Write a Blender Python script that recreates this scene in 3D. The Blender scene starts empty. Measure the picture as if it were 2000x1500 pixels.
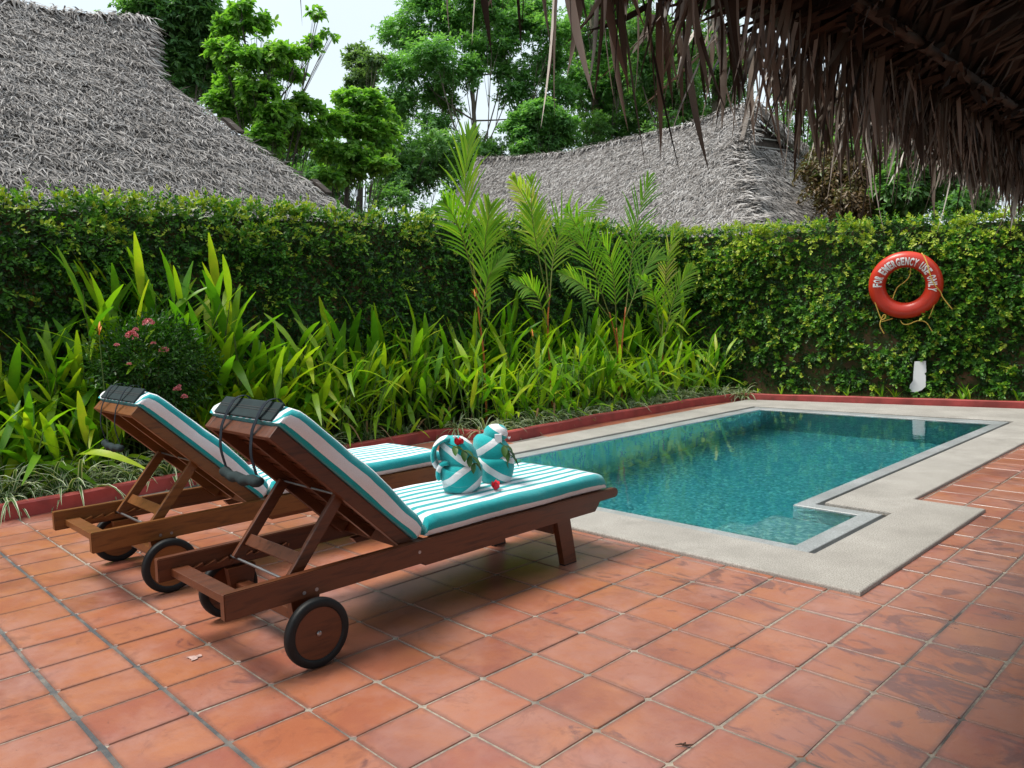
import bpy, bmesh, math, random
import numpy as np
from mathutils import Vector, Matrix

SC = bpy.context.scene
COL = SC.collection
R = math.radians
rng = np.random.default_rng(7)
rnd = random.Random(11)

# ------------------------------------------------------------------ camera
CP = Vector((1.91034, -1.69774, 1.21268))
CR = Vector((0.70175369, 0.71192973, -0.02641621))
CU = Vector((-0.03980495, 0.07620369, 0.99629743))
CF = Vector((-0.71130677, 0.69810391, -0.08181454))
cam = bpy.data.cameras.new("camera")
camo = bpy.data.objects.new("camera", cam)
COL.objects.link(camo)
M = Matrix.Identity(4)
for i in range(3):
    M[i][0] = CR[i]; M[i][1] = CU[i]; M[i][2] = -CF[i]; M[i][3] = CP[i]
camo.matrix_world = M
cam.sensor_width = 36.0
cam.lens = 36.0 * 1514.18 / 2000
cam.clip_start = 0.05
cam.clip_end = 600
cam.dof.use_dof = False
SC.camera = camo

# ------------------------------------------------------------------ world, sun, exposure
SUN_EL, SUN_AZ = R(64), R(228)          # azimuth clockwise from +Y : the light comes from the left (-X)
world = bpy.data.worlds.new("World")
SC.world = world
world.use_nodes = True
wn, wl = world.node_tree.nodes, world.node_tree.links
wn.clear()
wo = wn.new("ShaderNodeOutputWorld")
bg = wn.new("ShaderNodeBackground")
sky = wn.new("ShaderNodeTexSky")
sky.sky_type = 'NISHITA'
sky.sun_disc = False
sky.sun_elevation = SUN_EL
sky.sun_rotation = SUN_AZ
sky.air_density = 1.6
sky.dust_density = 4.0
tc = wn.new("ShaderNodeTexCoord")
cl = wn.new("ShaderNodeTexNoise")
cl.inputs["Scale"].default_value = 2.2
cl.inputs["Detail"].default_value = 5
cr_ = wn.new("ShaderNodeMapRange")
cr_.inputs["From Min"].default_value = 0.3; cr_.inputs["From Max"].default_value = 0.7
cr_.inputs["To Min"].default_value = 0.72; cr_.inputs["To Max"].default_value = 0.94
mx = wn.new("ShaderNodeMix"); mx.data_type = 'RGBA'
mx.inputs["B"].default_value = (6.9, 7.8, 8.4, 1)
wl.new(tc.outputs["Generated"], cl.inputs["Vector"])
wl.new(cl.outputs["Fac"], cr_.inputs["Value"])
wl.new(cr_.outputs["Result"], mx.inputs["Factor"])
wl.new(sky.outputs["Color"], mx.inputs["A"])
wl.new(mx.outputs["Result"], bg.inputs["Color"])
bg.inputs["Strength"].default_value = 0.10
wl.new(bg.outputs["Background"], wo.inputs["Surface"])

sun = bpy.data.lights.new("sun", 'SUN')
sun.energy = 3.4
sun.angle = R(22)
sun.color = (1.0, 0.95, 0.86)
suno = bpy.data.objects.new("sun", sun)
COL.objects.link(suno)
sd = Vector((math.sin(SUN_AZ) * math.cos(SUN_EL), math.cos(SUN_AZ) * math.cos(SUN_EL), math.sin(SUN_EL)))
suno.rotation_euler = sd.to_track_quat('Z', 'Y').to_euler()
suno.location = (0, 0, 20)

SC.view_settings.view_transform = 'Standard'
SC.view_settings.look = 'None'
SC.view_settings.exposure = 0.52
SC.view_settings.gamma = 1.0
SC.view_settings.use_curve_mapping = False
SC.cycles.use_denoising = True
SC.cycles.max_bounces = 10
SC.cycles.diffuse_bounces = 4
SC.cycles.transmission_bounces = 6
SC.cycles.transparent_max_bounces = 8
SC.cycles.caustics_refractive = True
SC.cycles.caustics_reflective = False
SC.cycles.sample_clamp_indirect = 30.0

# ------------------------------------------------------------------ helpers
def ray(px, py):
    return CF + CR * ((px - 1000) / 1514.18) - CU * ((py - 750) / 1514.18)
def on_x(px, py, X):
    d = ray(px, py); return CP + d * ((X - CP.x) / d.x)
def on_y(px, py, Y):
    d = ray(px, py); return CP + d * ((Y - CP.y) / d.y)
def on_z(px, py, Z):
    d = ray(px, py); return CP + d * ((Z - CP.z) / d.z)
def far(px, py, dist):
    d = ray(px, py); h = math.hypot(d.x, d.y); return CP + d * (dist / h)

def props(o, label=None, cat=None, group=None, kind=None):
    if label: o["label"] = label
    if cat: o["category"] = cat
    if group: o["group"] = group
    if kind: o["kind"] = kind
    return o

def link(name, me, parent=None, mats=None):
    o = bpy.data.objects.new(name, me)
    COL.objects.link(o)
    if parent is not None:
        o.parent = parent
    if mats is not None and me is not None and len(me.materials) == 0:
        for m in (mats if isinstance(mats, (list, tuple)) else [mats]):
            me.materials.append(m)
    return o

def empty(name, loc=(0, 0, 0), rz=0.0, label=None, cat=None, group=None):
    o = bpy.data.objects.new(name, None)
    COL.objects.link(o)
    o.location = loc
    o.rotation_euler = (0, 0, rz)
    o.empty_display_size = 0.1
    return props(o, label, cat, group)

class MB:
    """collects verts and faces, world or local coordinates"""
    def __init__(s):
        s.v = []; s.f = []; s.uv = None
    def add(s, vs, fs):
        b = len(s.v)
        s.v += [tuple(q) for q in vs]
        s.f += [tuple(b + i for i in f) for f in fs]
    def box(s, x0, x1, y0, y1, z0, z1, bev=0.0):
        s.obox(Vector(((x0 + x1) / 2, (y0 + y1) / 2, (z0 + z1) / 2)), Vector((1, 0, 0)), Vector((0, 1, 0)), Vector((0, 0, 1)),
               abs(x1 - x0) / 2, abs(y1 - y0) / 2, abs(z1 - z0) / 2, bev)
    def obox(s, c, a, b, n, ha, hb, hn, bev=0.0):
        bm = bmesh.new()
        bmesh.ops.create_cube(bm, size=2.0)
        for v in bm.verts:
            v.co = Vector((v.co.x * ha, v.co.y * hb, v.co.z * hn))
        if bev > 0:
            bmesh.ops.bevel(bm, geom=list(bm.edges), offset=bev, segments=2, affect='EDGES', profile=0.6)
        bm.verts.index_update()
        vs = [c + a * v.co.x + b * v.co.y + n * v.co.z for v in bm.verts]
        fs = [[v.index for v in f.verts] for f in bm.faces]
        bm.free()
        s.add(vs, fs)
    def beam(s, p, q, w, t, up=Vector((0, 0, 1)), bev=0.003):
        """bar from p to q ; w = size across (sideways), t = size along up"""
        p, q = Vector(p), Vector(q)
        d = (q - p); L = d.length; d.normalize()
        side = d.cross(up).normalized(); u2 = side.cross(d).normalized()
        s.obox((p + q) / 2, side, d, u2, w / 2, L / 2, t / 2, bev)
    def tube(s, pts, rad, seg=8, cap=True):
        pts = [Vector(p) for p in pts]
        rads = rad if isinstance(rad, (list, tuple)) else [rad] * len(pts)
        vs = []; fs = []
        prev = None
        for i, p in enumerate(pts):
            t = (pts[min(i + 1, len(pts) - 1)] - pts[max(i - 1, 0)])
            if t.length < 1e-9: t = Vector((0, 0, 1))
            t.normalize()
            if prev is None:
                a = t.orthogonal().normalized()
            else:
                a = (prev - t * prev.dot(t))
                a = a.normalized() if a.length > 1e-6 else t.orthogonal().normalized()
            prev = a
            b = t.cross(a)
            for k in range(seg):
                th = 2 * math.pi * k / seg
                vs.append(p + (a * math.cos(th) + b * math.sin(th)) * rads[i])
        for i in range(len(pts) - 1):
            for k in range(seg):
                k2 = (k + 1) % seg
                fs.append((i * seg + k, i * seg + k2, (i + 1) * seg + k2, (i + 1) * seg + k))
        if cap:
            fs.append(tuple(range(seg))[::-1])
            fs.append(tuple((len(pts) - 1) * seg + k for k in range(seg)))
        s.add(vs, fs)
    def prism(s, poly, x0, x1):
        """polygon in (y,z) extruded along x"""
        n = len(poly)
        vs = [(x0, y, z) for y, z in poly] + [(x1, y, z) for y, z in poly]
        fs = [tuple(range(n)), tuple(range(2 * n - 1, n - 1, -1))]
        fs += [(i, i + n, (i + 1) % n + n, (i + 1) % n) for i in range(n)]
        s.add(vs, fs)
    def mesh(s, name, smooth=False, origin=None):
        me = bpy.data.meshes.new(name)
        v = s.v
        if origin is not None:
            ox, oy, oz = origin
            v = [(a - ox, b - oy, c - oz) for a, b, c in v]
        me.from_pydata(v, [], s.f)
        bm = bmesh.new(); bm.from_mesh(me)
        bmesh.ops.recalc_face_normals(bm, faces=bm.faces)
        bm.to_mesh(me); bm.free()
        if smooth:
            me.polygons.foreach_set("use_smooth", [True] * len(me.polygons))
        me.update()
        return me
    def build(s, name, mat, parent=None, smooth=False, rel=True):
        org = None
        if parent is not None and rel:
            org = parent.location
            if parent.parent is not None: org = org + parent.parent.location
        me = s.mesh(name, smooth, org)
        return link(name, me, parent, mat)

def np_mesh(name, V, F, col=None, smooth=False):
    """V (n,3), F (m,k) all faces k-gons, col (n,) or (n,3)"""
    me = bpy.data.meshes.new(name)
    V = np.ascontiguousarray(V, dtype=np.float32)
    F = np.ascontiguousarray(F, dtype=np.int32)
    k = F.shape[1]
    me.vertices.add(len(V)); me.vertices.foreach_set("co", V.ravel())
    me.loops.add(F.size); me.loops.foreach_set("vertex_index", F.ravel())
    me.polygons.add(len(F))
    me.polygons.foreach_set("loop_start", np.arange(0, F.size, k, dtype=np.int32))
    try:
        me.polygons.foreach_set("loop_total", np.full(len(F), k, dtype=np.int32))
    except Exception:
        pass
    if smooth:
        me.polygons.foreach_set("use_smooth", np.ones(len(F), dtype=bool))
    if col is not None:
        a = me.color_attributes.new("tint", 'FLOAT_COLOR', 'POINT')
        c = np.ones((len(V), 4), dtype=np.float32)
        col = np.asarray(col, dtype=np.float32)
        if col.ndim == 1: c[:, :3] = col[:, None]
        else: c[:, :3] = col
        a.data.foreach_set("color", c.ravel())
    me.update(calc_edges=True)
    return me

def unit(a):
    return a / np.maximum(np.linalg.norm(a, axis=-1, keepdims=True), 1e-9)

def rand_dirs(n):
    return unit(rng.normal(size=(n, 3)))

def leaf_cloud(name, P, D, N, L, W, tint, fold=0.25, template="leaf"):
    """many small leaves in one mesh. P base, D axis, N rough normal"""
    n = len(P)
    D = unit(D); S = unit(np.cross(D, N)); Nn = np.cross(S, D)
    L = np.broadcast_to(L, (n,)).astype(float); W = np.broadcast_to(W, (n,)).astype(float)
    if template == "leaf":       # base, left, tip, right -> two folded triangles
        T = np.array([[0, 0, 0], [.45, -.5, fold], [1, 0, -.08], [.45, .5, fold]])
        Fk = np.array([[0, 1, 2], [0, 2, 3]])
    elif template == "broad":    # 6 vertices, rounded outline, folded along the midrib
        T = np.array([[0, 0, 0], [.3, -.42, fold], [.72, -.42, fold * .8], [1, 0, -.1], [.72, .42, fold * .8], [.3, .42, fold]])
        Fk = np.array([[0, 1, 2], [0, 2, 3], [0, 3, 4], [0, 4, 5]])
    elif template == "strip":    # bent ribbon of two quads
        T = np.array([[0, -.5, 0], [0, .5, 0], [.5, -.5, fold], [.5, .5, fold], [1, -.12, 0], [1, .12, 0]])
        Fk = np.array([[0, 1, 3], [0, 3, 2], [2, 3, 5], [2, 5, 4]])
    m = len(T)
    V = (P[:, None, :] + D[:, None, :] * (T[None, :, 0, None] * L[:, None, None])
         + S[:, None, :] * (T[None, :, 1, None] * W[:, None, None])
         + Nn[:, None, :] * (T[None, :, 2, None] * W[:, None, None]))
    F = (Fk[None] + (np.arange(n) * m)[:, None, None]).reshape(-1, 3)
    col = np.repeat(np.asarray(tint, dtype=float), m, axis=0)
    return np_mesh(name, V.reshape(-1, 3), F, col)

# ------------------------------------------------------------------ materials
def newmat(name):
    m = bpy.data.materials.new(name); m.use_nodes = True
    nt = m.node_tree
    b = nt.nodes["Principled BSDF"]
    return m, nt.nodes, nt.links, b
def N(nodes, t, **kw):
    n = nodes.new(t)
    for k, v in kw.items():
        if k in ("operation", "blend_type", "data_type", "attribute_name", "musgrave_type", "feature", "distance", "wave_type", "bands_direction", "interpolation_type", "noise_dimensions", "vector_type", "wave_profile"):
            setattr(n, k, v)
        else:
            n.inputs[k.replace("_", " ")].default_value = v
    return n
def noise(nodes, links, vec, scale, detail=4, rough=0.55, dist=0.0):
    n = nodes.new("ShaderNodeTexNoise")
    n.inputs["Scale"].default_value = scale; n.inputs["Detail"].default_value = detail
    n.inputs["Roughness"].default_value = rough; n.inputs["Distortion"].default_value = dist
    if vec is not None: links.new(vec, n.inputs["Vector"])
    return n.outputs["Fac"]
def ramp(nodes, links, fac, stops):
    r = nodes.new("ShaderNodeValToRGB")
    e = r.color_ramp.elements
    while len(e) < len(stops): e.new(0.5)
    for i, (p, c) in enumerate(stops):
        e[i].position = p
        e[i].color = (c[0], c[1], c[2], 1) if not isinstance(c, (int, float)) else (c, c, c, 1)
    links.new(fac, r.inputs["Fac"])
    return r.outputs["Color"]
def mixc(nodes, links, f, a, b, bt='MIX'):
    m = nodes.new("ShaderNodeMix"); m.data_type = 'RGBA'; m.blend_type = bt
    for s, v in (("Factor", f), ("A", a), ("B", b)):
        if isinstance(v, (int, float)): m.inputs[s].default_value = v
        elif isinstance(v, tuple): m.inputs[s].default_value = (v[0], v[1], v[2], 1)
        else: links.new(v, m.inputs[s])
    return m.outputs["Result"]
def math_(nodes, links, op, a, b=None, c=None, clamp=False):
    m = nodes.new("ShaderNodeMath"); m.operation = op; m.use_clamp = clamp
    for i, v in enumerate((a, b, c)):
        if v is None: continue
        if isinstance(v, (int, float)): m.inputs[i].default_value = v
        else: links.new(v, m.inputs[i])
    return m.outputs[0]
def bump(nodes, links, b, h, strength=0.3, dist=0.01):
    n = nodes.new("ShaderNodeBump")
    n.inputs["Strength"].default_value = strength; n.inputs["Distance"].default_value = dist
    links.new(h, n.inputs["Height"]); links.new(n.outputs["Normal"], b.inputs["Normal"])
def scaled(nodes, links, vec, s):
    m = nodes.new("ShaderNodeMapping"); m.inputs["Scale"].default_value = s
    links.new(vec, m.inputs["Vector"]); return m.outputs["Vector"]

def mat_plain(name, col, rough=0.6, metal=0.0, var=0.15, scale=8, bumpy=0.0, spec=0.5):
    m, n, l, b = newmat(name)
    tcn = n.new("ShaderNodeTexCoord").outputs["Object"]
    f = noise(n, l, tcn, scale, 5)
    d = tuple(max(0, c * (1 - var)) for c in col); e = tuple(c * (1 + var) for c in col)
    l.new(ramp(n, l, f, [(0.3, d), (0.7, e)]), b.inputs["Base Color"])
    b.inputs["Roughness"].default_value = rough; b.inputs["Metallic"].default_value = metal
    b.inputs["Specular IOR Level"].default_value = spec
    if bumpy: bump(n, l, b, noise(n, l, tcn, scale * 6, 4), bumpy, 0.004)
    return m

def mat_wood(name, dark, light, rough=0.42):
    m, n, l, b = newmat(name)
    tcn = n.new("ShaderNodeTexCoord").outputs["Object"]
    v = scaled(n, l, tcn, (28, 3.0, 28))
    f = noise(n, l, v, 1.6, 6, 0.6, 0.6)
    g = noise(n, l, tcn, 5, 3)
    c = ramp(n, l, f, [(0.28, dark), (0.52, light), (0.75, tuple(x * 0.75 for x in light))])
    c = mixc(n, l, math_(n, l, 'MULTIPLY', g, 0.55), c, tuple(x * 0.45 for x in light))
    l.new(c, b.inputs["Base Color"])
    l.new(math_(n, l, 'MULTIPLY_ADD', f, 0.25, rough - 0.1), b.inputs["Roughness"])
    bump(n, l, b, f, 0.25, 0.002)
    return m

def mat_foliage(name, stops, trans=0.35, rough=0.42, objvar=0.0, translucent_tint=(1.15, 1.35, 0.45)):
    """leaf colour from the per-leaf 'tint' attribute, or from Object Info random when objvar"""
    m, n, l, b = newmat(name)
    if objvar:
        oi = n.new("ShaderNodeObjectInfo").outputs["Random"]
        tcn = n.new("ShaderNodeTexCoord").outputs["Object"]
        f = math_(n, l, 'MULTIPLY_ADD', noise(n, l, tcn, 7, 2), 0.35, math_(n, l, 'MULTIPLY', oi, 0.72))
    else:
        at = n.new("ShaderNodeAttribute"); at.attribute_name = "tint"
        f = at.outputs["Fac"]
    c = ramp(n, l, f, stops)
    l.new(c, b.inputs["Base Color"])
    b.inputs["Roughness"].default_value = rough
    b.inputs["Specular IOR Level"].default_value = 0.35
    tr = n.new("ShaderNodeBsdfTranslucent")
    l.new(mixc(n, l, 1.0, c, translucent_tint, 'MULTIPLY'), tr.inputs["Color"])
    ms = n.new("ShaderNodeMixShader"); ms.inputs["Fac"].default_value = trans
    l.new(b.outputs["BSDF"], ms.inputs[1]); l.new(tr.outputs["BSDF"], ms.inputs[2])
    l.new(ms.outputs["Shader"], n["Material Output"].inputs["Surface"])
    return m

def mat_tile(edges=True):
    m, n, l, b = newmat("terracotta")
    geo = n.new("ShaderNodeNewGeometry").outputs["Position"]
    oi = n.new("ShaderNodeObjectInfo").outputs["Random"]
    at = n.new("ShaderNodeAttribute"); at.attribute_name = "tint"
    r_ = math_(n, l, 'FRACT', math_(n, l, 'ADD', oi, at.outputs["Fac"]))
    base = ramp(n, l, r_, [(0.0, (0.212, 0.067, 0.042)), (0.2, (0.307, 0.101, 0.055)), (0.4, (0.249, 0.095, 0.069)), (0.6, (0.339, 0.113, 0.053)), (0.8, (0.265, 0.078, 0.050)), (1.0, (0.318, 0.122, 0.074))])
    sep = n.new("ShaderNodeSeparateXYZ"); l.new(geo, sep.inputs[0])
    # orange firing clouds
    c1 = noise(n, l, geo, 3.1, 4, 0.6, 0.6)
    base = mixc(n, l, ramp(n, l, c1, [(0.40, 0.0), (0.68, 0.75)]), base, (0.38, 0.142, 0.062))
    # pale worn dust, its grey-pink also painting in the sky's sheen
    c2 = noise(n, l, geo, 2.3, 5, 0.7)
    base = mixc(n, l, ramp(n, l, c2, [(0.46, 0.0), (0.72, 0.60)]), base, (0.35, 0.190, 0.165))
    c2b = noise(n, l, geo, 5.5, 4, 0.75, 1.2)
    base = mixc(n, l, ramp(n, l, c2b, [(0.55, 0.0), (0.68, 0.42)]), base, (0.155, 0.055, 0.040))
    # purple-brown water stains, strongest beside the pool coping
    px = math_(n, l, 'SUBTRACT', sep.outputs["X"], 0.55)
    near1 = math_(n, l, 'SUBTRACT', 1.0, math_(n, l, 'MULTIPLY', math_(n, l, 'ABSOLUTE', math_(n, l, 'SUBTRACT', sep.outputs["Y"], 1.45)), 1.6), clamp=True)
    near2 = math_(n, l, 'MULTIPLY', math_(n, l, 'ADD', px, 0.35, clamp=True), math_(n, l, 'MULTIPLY_ADD', sep.outputs["Y"], 0.35, 0.50, clamp=True), clamp=True)
    near = math_(n, l, 'MAXIMUM', near1, math_(n, l, 'MULTIPLY', near2, 1.3, clamp=True))
    vs = scaled(n, l, geo, (3.2, 5.5, 1))
    s1 = noise(n, l, vs, 1.0, 5, 0.62, 1.6)
    th = math_(n, l, 'MULTIPLY_ADD', near, 0.14, s1)
    st = ramp(n, l, th, [(0.65, 0.0), (0.72, 0.62), (0.88, 0.52)])
    base = mixc(n, l, st, base, (0.095, 0.042, 0.046))
    if edges:      # grime worn into the rim of each tile
        so = n.new("ShaderNodeSeparateXYZ"); l.new(n.new("ShaderNodeTexCoord").outputs["Object"], so.inputs[0])
        ed = math_(n, l, 'MAXIMUM', math_(n, l, 'MULTIPLY', math_(n, l, 'ABSOLUTE', so.outputs["X"]), 8.0), math_(n, l, 'MULTIPLY', math_(n, l, 'ABSOLUTE', so.outputs["Y"]), 7.69))
        ed = math_(n, l, 'MULTIPLY_ADD', math_(n, l, 'SUBTRACT', noise(n, l, geo, 22, 4, 0.7), 0.5), 0.22, ed)
        base = mixc(n, l, ramp(n, l, ed, [(0.84, 0.0), (0.97, 0.62)]), base, (0.13, 0.060, 0.045))
    # small dark specks
    sp = noise(n, l, geo, 60, 2, 0.5)
    base = mixc(n, l, ramp(n, l, sp, [(0.74, 0.0), (0.78, 0.5)]), base, (0.09, 0.04, 0.03))
    l.new(base, b.inputs["Base Color"])
    rr = math_(n, l, 'MULTIPLY_ADD', c2, 0.42, 0.15)
    l.new(math_(n, l, 'SUBTRACT', rr, math_(n, l, 'MULTIPLY', st, 0.08)), b.inputs["Roughness"])
    b.inputs["Specular IOR Level"].default_value = 0.75
    h = math_(n, l, 'ADD', noise(n, l, geo, 45, 6, 0.7), math_(n, l, 'MULTIPLY', noise(n, l, geo, 9, 3), 1.6))
    bump(n, l, b, h, 0.22, 0.004)
    return m

def mat_grout():
    m, n, l, b = newmat("grout")
    geo = n.new("ShaderNodeNewGeometry").outputs["Position"]
    f = noise(n, l, geo, 2.2, 5, 0.6); g = noise(n, l, geo, 40, 4, 0.7)
    c = ramp(n, l, f, [(0.36, (0.055, 0.055, 0.055)), (0.46, (0.24, 0.205, 0.17)), (0.62, (0.38, 0.325, 0.26)), (0.70, (0.11, 0.11, 0.11))])
    c = mixc(n, l, ramp(n, l, g, [(0.35, 0.6), (0.6, 0.0)]), c, (0.10, 0.09, 0.08))
    sy = n.new("ShaderNodeSeparateXYZ"); l.new(geo, sy.inputs[0])
    for yj in (-0.7845, -1.051, -1.33):
        q = math_(n, l, 'LESS_THAN', math_(n, l, 'ABSOLUTE', math_(n, l, 'SUBTRACT', sy.outputs["Y"], yj)), 0.012)
        q = math_(n, l, 'MULTIPLY', q, ramp(n, l, noise(n, l, geo, 5, 4, .7), [(0.35, 0.25), (0.55, 1.0)]))
        c = mixc(n, l, q, c, (0.060, 0.065, 0.070))
    l.new(c, b.inputs["Base Color"]); b.inputs["Roughness"].default_value = 0.9
    bump(n, l, b, g, 0.8, 0.006)
    return m

def mat_stone(name, a, c_, speck, rough=0.8, scale=1.0, dark=None):
    m, n, l, b = newmat(name)
    geo = n.new("ShaderNodeNewGeometry").outputs["Position"]
    f = noise(n, l, geo, 2.4 * scale, 5, 0.65); g = noise(n, l, geo, 150 * scale, 3, 0.7)
    c = ramp(n, l, f, [(0.32, a), (0.68, c_)])
    c = mixc(n, l, ramp(n, l, g, [(0.42, 0.75), (0.55, 0.0)]), c, speck)
    if dark:
        h = noise(n, l, geo, 1.3, 5, 0.7, 1.0)
        c = mixc(n, l, ramp(n, l, h, [(0.56, 0.0), (0.70, 0.6)]), c, dark)
    l.new(c, b.inputs["Base Color"]); b.inputs["Roughness"].default_value = rough
    bump(n, l, b, g, 0.35, 0.003)
    return m

def mat_mosaic():
    m, n, l, b = newmat("pool_mosaic")
    geo = n.new("ShaderNodeNewGeometry").outputs["Position"]
    vo = n.new("ShaderNodeTexVoronoi"); vo.inputs["Scale"].default_value = 44; vo.inputs["Randomness"].default_value = 0.25
    l.new(geo, vo.inputs["Vector"])
    sepc = n.new("ShaderNodeSeparateColor"); l.new(vo.outputs["Color"], sepc.inputs[0])
    f = noise(n, l, geo, 1.4, 4)
    c = ramp(n, l, sepc.outputs[0], [(0.0, (0.09, 0.24, 0.255)), (0.4, (0.15, 0.35, 0.365)), (0.75, (0.23, 0.43, 0.435)), (1.0, (0.42, 0.60, 0.58))])
    c = mixc(n, l, ramp(n, l, f, [(0.35, 0.0), (0.7, 0.45)]), c, (0.10, 0.34, 0.39))
    l.new(c, b.inputs["Base Color"]); b.inputs["Roughness"].default_value = 0.4
    return m

def mat_water():
    m, n, l, b = newmat("water")
    geo = n.new("ShaderNodeNewGeometry").outputs["Position"]
    b.inputs["Base Color"].default_value = (0.93, 1.0, 1.0, 1)
    b.inputs["Roughness"].default_value = 0.0
    b.inputs["IOR"].default_value = 1.333
    b.inputs["Transmission Weight"].default_value = 1.0
    h1 = noise(n, l, scaled(n, l, geo, (1.0, 1.5, 1)), 3.2, 3, 0.5, 0.4)
    h2 = noise(n, l, geo, 15, 2, 0.5)
    h = math_(n, l, 'MULTIPLY_ADD', h2, 0.10, h1)
    bump(n, l, b, h, 0.28, 0.006)
    va = n.new("ShaderNodeVolumeAbsorption")
    va.inputs["Color"].default_value = (0.0, 0.82, 0.88, 1)
    va.inputs["Density"].default_value = 0.38
    l.new(va.outputs["Volume"], n["Material Output"].inputs["Volume"])
    return m

def mat_towel(name, mode, off=0.0):
    """striped terry cloth. mode 'uv': stripes across UV.x (metres), 'diag': slanted stripes in object space"""
    m, n, l, b = newmat(name)
    tcn = n.new("ShaderNodeTexCoord")
    if mode == 'uv':
        sep = n.new("ShaderNodeSeparateXYZ"); l.new(tcn.outputs["UV"], sep.inputs[0])
        x = math_(n, l, 'ADD', sep.outputs["X"], math_(n, l, 'MULTIPLY', math_(n, l, 'SUBTRACT', noise(n, l, tcn.outputs["Object"], 5, 2), 0.5), 0.012))
        cr = ramp(n, l, x, mode_stops(off))
        n_ = [q for q in n if q.type == 'VALTORGB'][-1]; n_.color_ramp.interpolation = 'CONSTANT'
        c = cr
    else:
        sep = n.new("ShaderNodeSeparateXYZ"); l.new(tcn.outputs["Object"], sep.inputs[0])
        # stripes wind round the roll: angle + height
        k_ = 2 * math.pi / 0.092; sg_ = -1 if off >= 0 else 1
        lat = math_(n, l, 'ADD', math_(n, l, 'MULTIPLY', sep.outputs["X"], sg_ * .56 * .70 * k_), math_(n, l, 'MULTIPLY', sep.outputs["Y"], sg_ * .56 * .71 * k_))
        w = math_(n, l, 'ADD', lat, math_(n, l, 'MULTIPLY', sep.outputs["Z"], .83 * k_))
        w = math_(n, l, 'ADD', w, abs(off) * 3)
        w = math_(n, l, 'ADD', w, math_(n, l, 'MULTIPLY', noise(n, l, tcn.outputs["Object"], 7, 2), 1.5))
        s = math_(n, l, 'SINE', w)
        c = ramp(n, l, s, [(0.0, (0.01, 0.40, 0.41)), (0.499, (0.01, 0.40, 0.41)), (0.53, (0.80, 0.80, 0.82))])
        n_ = [q for q in n if q.type == 'VALTORGB'][-1]
        n_.color_ramp.elements[0].position = 0.0
    fz = noise(n, l, tcn.outputs["Object"], 380, 3, 0.8)
    c = mixc(n, l, ramp(n, l, fz, [(0.3, 0.20), (0.6, 0.0)]), c, (0.0, 0.0, 0.0))
    l.new(c, b.inputs["Base Color"])
    b.inputs["Roughness"].default_value = 0.95
    b.inputs["Specular IOR Level"].default_value = 0.15
    b.inputs["Sheen Weight"].default_value = 0.35
    h = math_(n, l, 'MULTIPLY_ADD', noise(n, l, tcn.outputs["Object"], 16, 4, 0.6), 3.5, fz)
    bump(n, l, b, h, 0.6, 0.004)
    return m

TEAL = (0.003, 0.36, 0.385)
WHITE = (0.80, 0.81, 0.84)
def mode_stops(off):
    # stripe edges measured over the width of the towel (u = 0 at the low near edge, metres)
    seq = [(0.0, WHITE), (0.030, TEAL), (0.098, WHITE), (0.140, TEAL), (0.165, WHITE)]
    if off > 0:
        seq = [(0.0, TEAL), (0.016, WHITE), (0.056, TEAL), (0.086, WHITE), (0.124, TEAL), (0.150, WHITE), (0.186, TEAL)]
    u = 0.206
    while u < 0.60:
        seq.append((u, TEAL)); u += 0.032
        seq.append((u, WHITE)); u += 0.036
    seq += [(0.70, TEAL), (0.76, WHITE)]
    seq = seq[:31]
    return seq

def mat_thatch(name, stops, rough=0.85, trans=0.0):
    m, n, l, b = newmat(name)
    at = n.new("ShaderNodeAttribute"); at.attribute_name = "tint"
    oi = n.new("ShaderNodeObjectInfo").outputs["Random"]
    geo = n.new("ShaderNodeNewGeometry").outputs["Position"]
    f = math_(n, l, 'FRACT', math_(n, l, 'ADD', at.outputs["Fac"], math_(n, l, 'MULTIPLY', oi, 0.97)))
    c = ramp(n, l, f, stops)
    g = noise(n, l, geo, 0.9, 4, 0.6)
    c = mixc(n, l, ramp(n, l, g, [(0.4, 0.0), (0.7, 0.35)]), c, stops[0][1])
    l.new(c, b.inputs["Base Color"]); b.inputs["Roughness"].default_value = rough
    b.inputs["Specular IOR Level"].default_value = 0.3
    return m

MT = mat_tile(); MT_FAR = mat_tile(False); MG = mat_grout()
M_COPE = mat_stone("coping_stone", (0.29, 0.272, 0.245), (0.43, 0.405, 0.37), (0.17, 0.155, 0.14), 0.8, 1.0, (0.21, 0.195, 0.175))
M_GRAN = mat_stone("grey_granite", (0.25, 0.265, 0.27), (0.43, 0.45, 0.465), (0.16, 0.17, 0.17), 0.35, 1.0, (0.22, 0.22, 0.21))
M_KERB = mat_plain("kerb_red_paint", (0.30, 0.045, 0.040), 0.6, 0, 0.3, 5, 0.4)
M_SOIL = mat_plain("soil", (0.075, 0.05, 0.032), 0.95, 0, 0.5, 14, 1.0)
M_MOS = mat_mosaic(); M_WATER = mat_water()
M_SLOT = mat_plain("slot_dark", (0.010, 0.010, 0.010), 0.9)
M_WOOD_A = mat_wood("teak_dark", (0.026, 0.007, 0.0035), (0.115, 0.031, 0.009), .36)
M_WOOD_B = mat_wood("teak_golden", (0.055, 0.017, 0.005), (0.20, 0.070, 0.015), .36)
M_RUB = mat_plain("rubber", (0.009, 0.010, 0.011), 0.55, 0, 0.25, 20, 0.1, 0.25)
M_STEEL = mat_plain("steel", (0.32, 0.32, 0.33), 0.4, 1.0, 0.1, 10)
M_SLATE = mat_plain("slate_fabric", (0.022, 0.034, 0.036), 0.85, 0, 0.2, 12, 0.2, 0.15)
M_STRAP = mat_plain("strap_webbing", (0.014, 0.020, 0.028), 0.85, 0, 0.3, 30, 0.2, 0.15)
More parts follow.
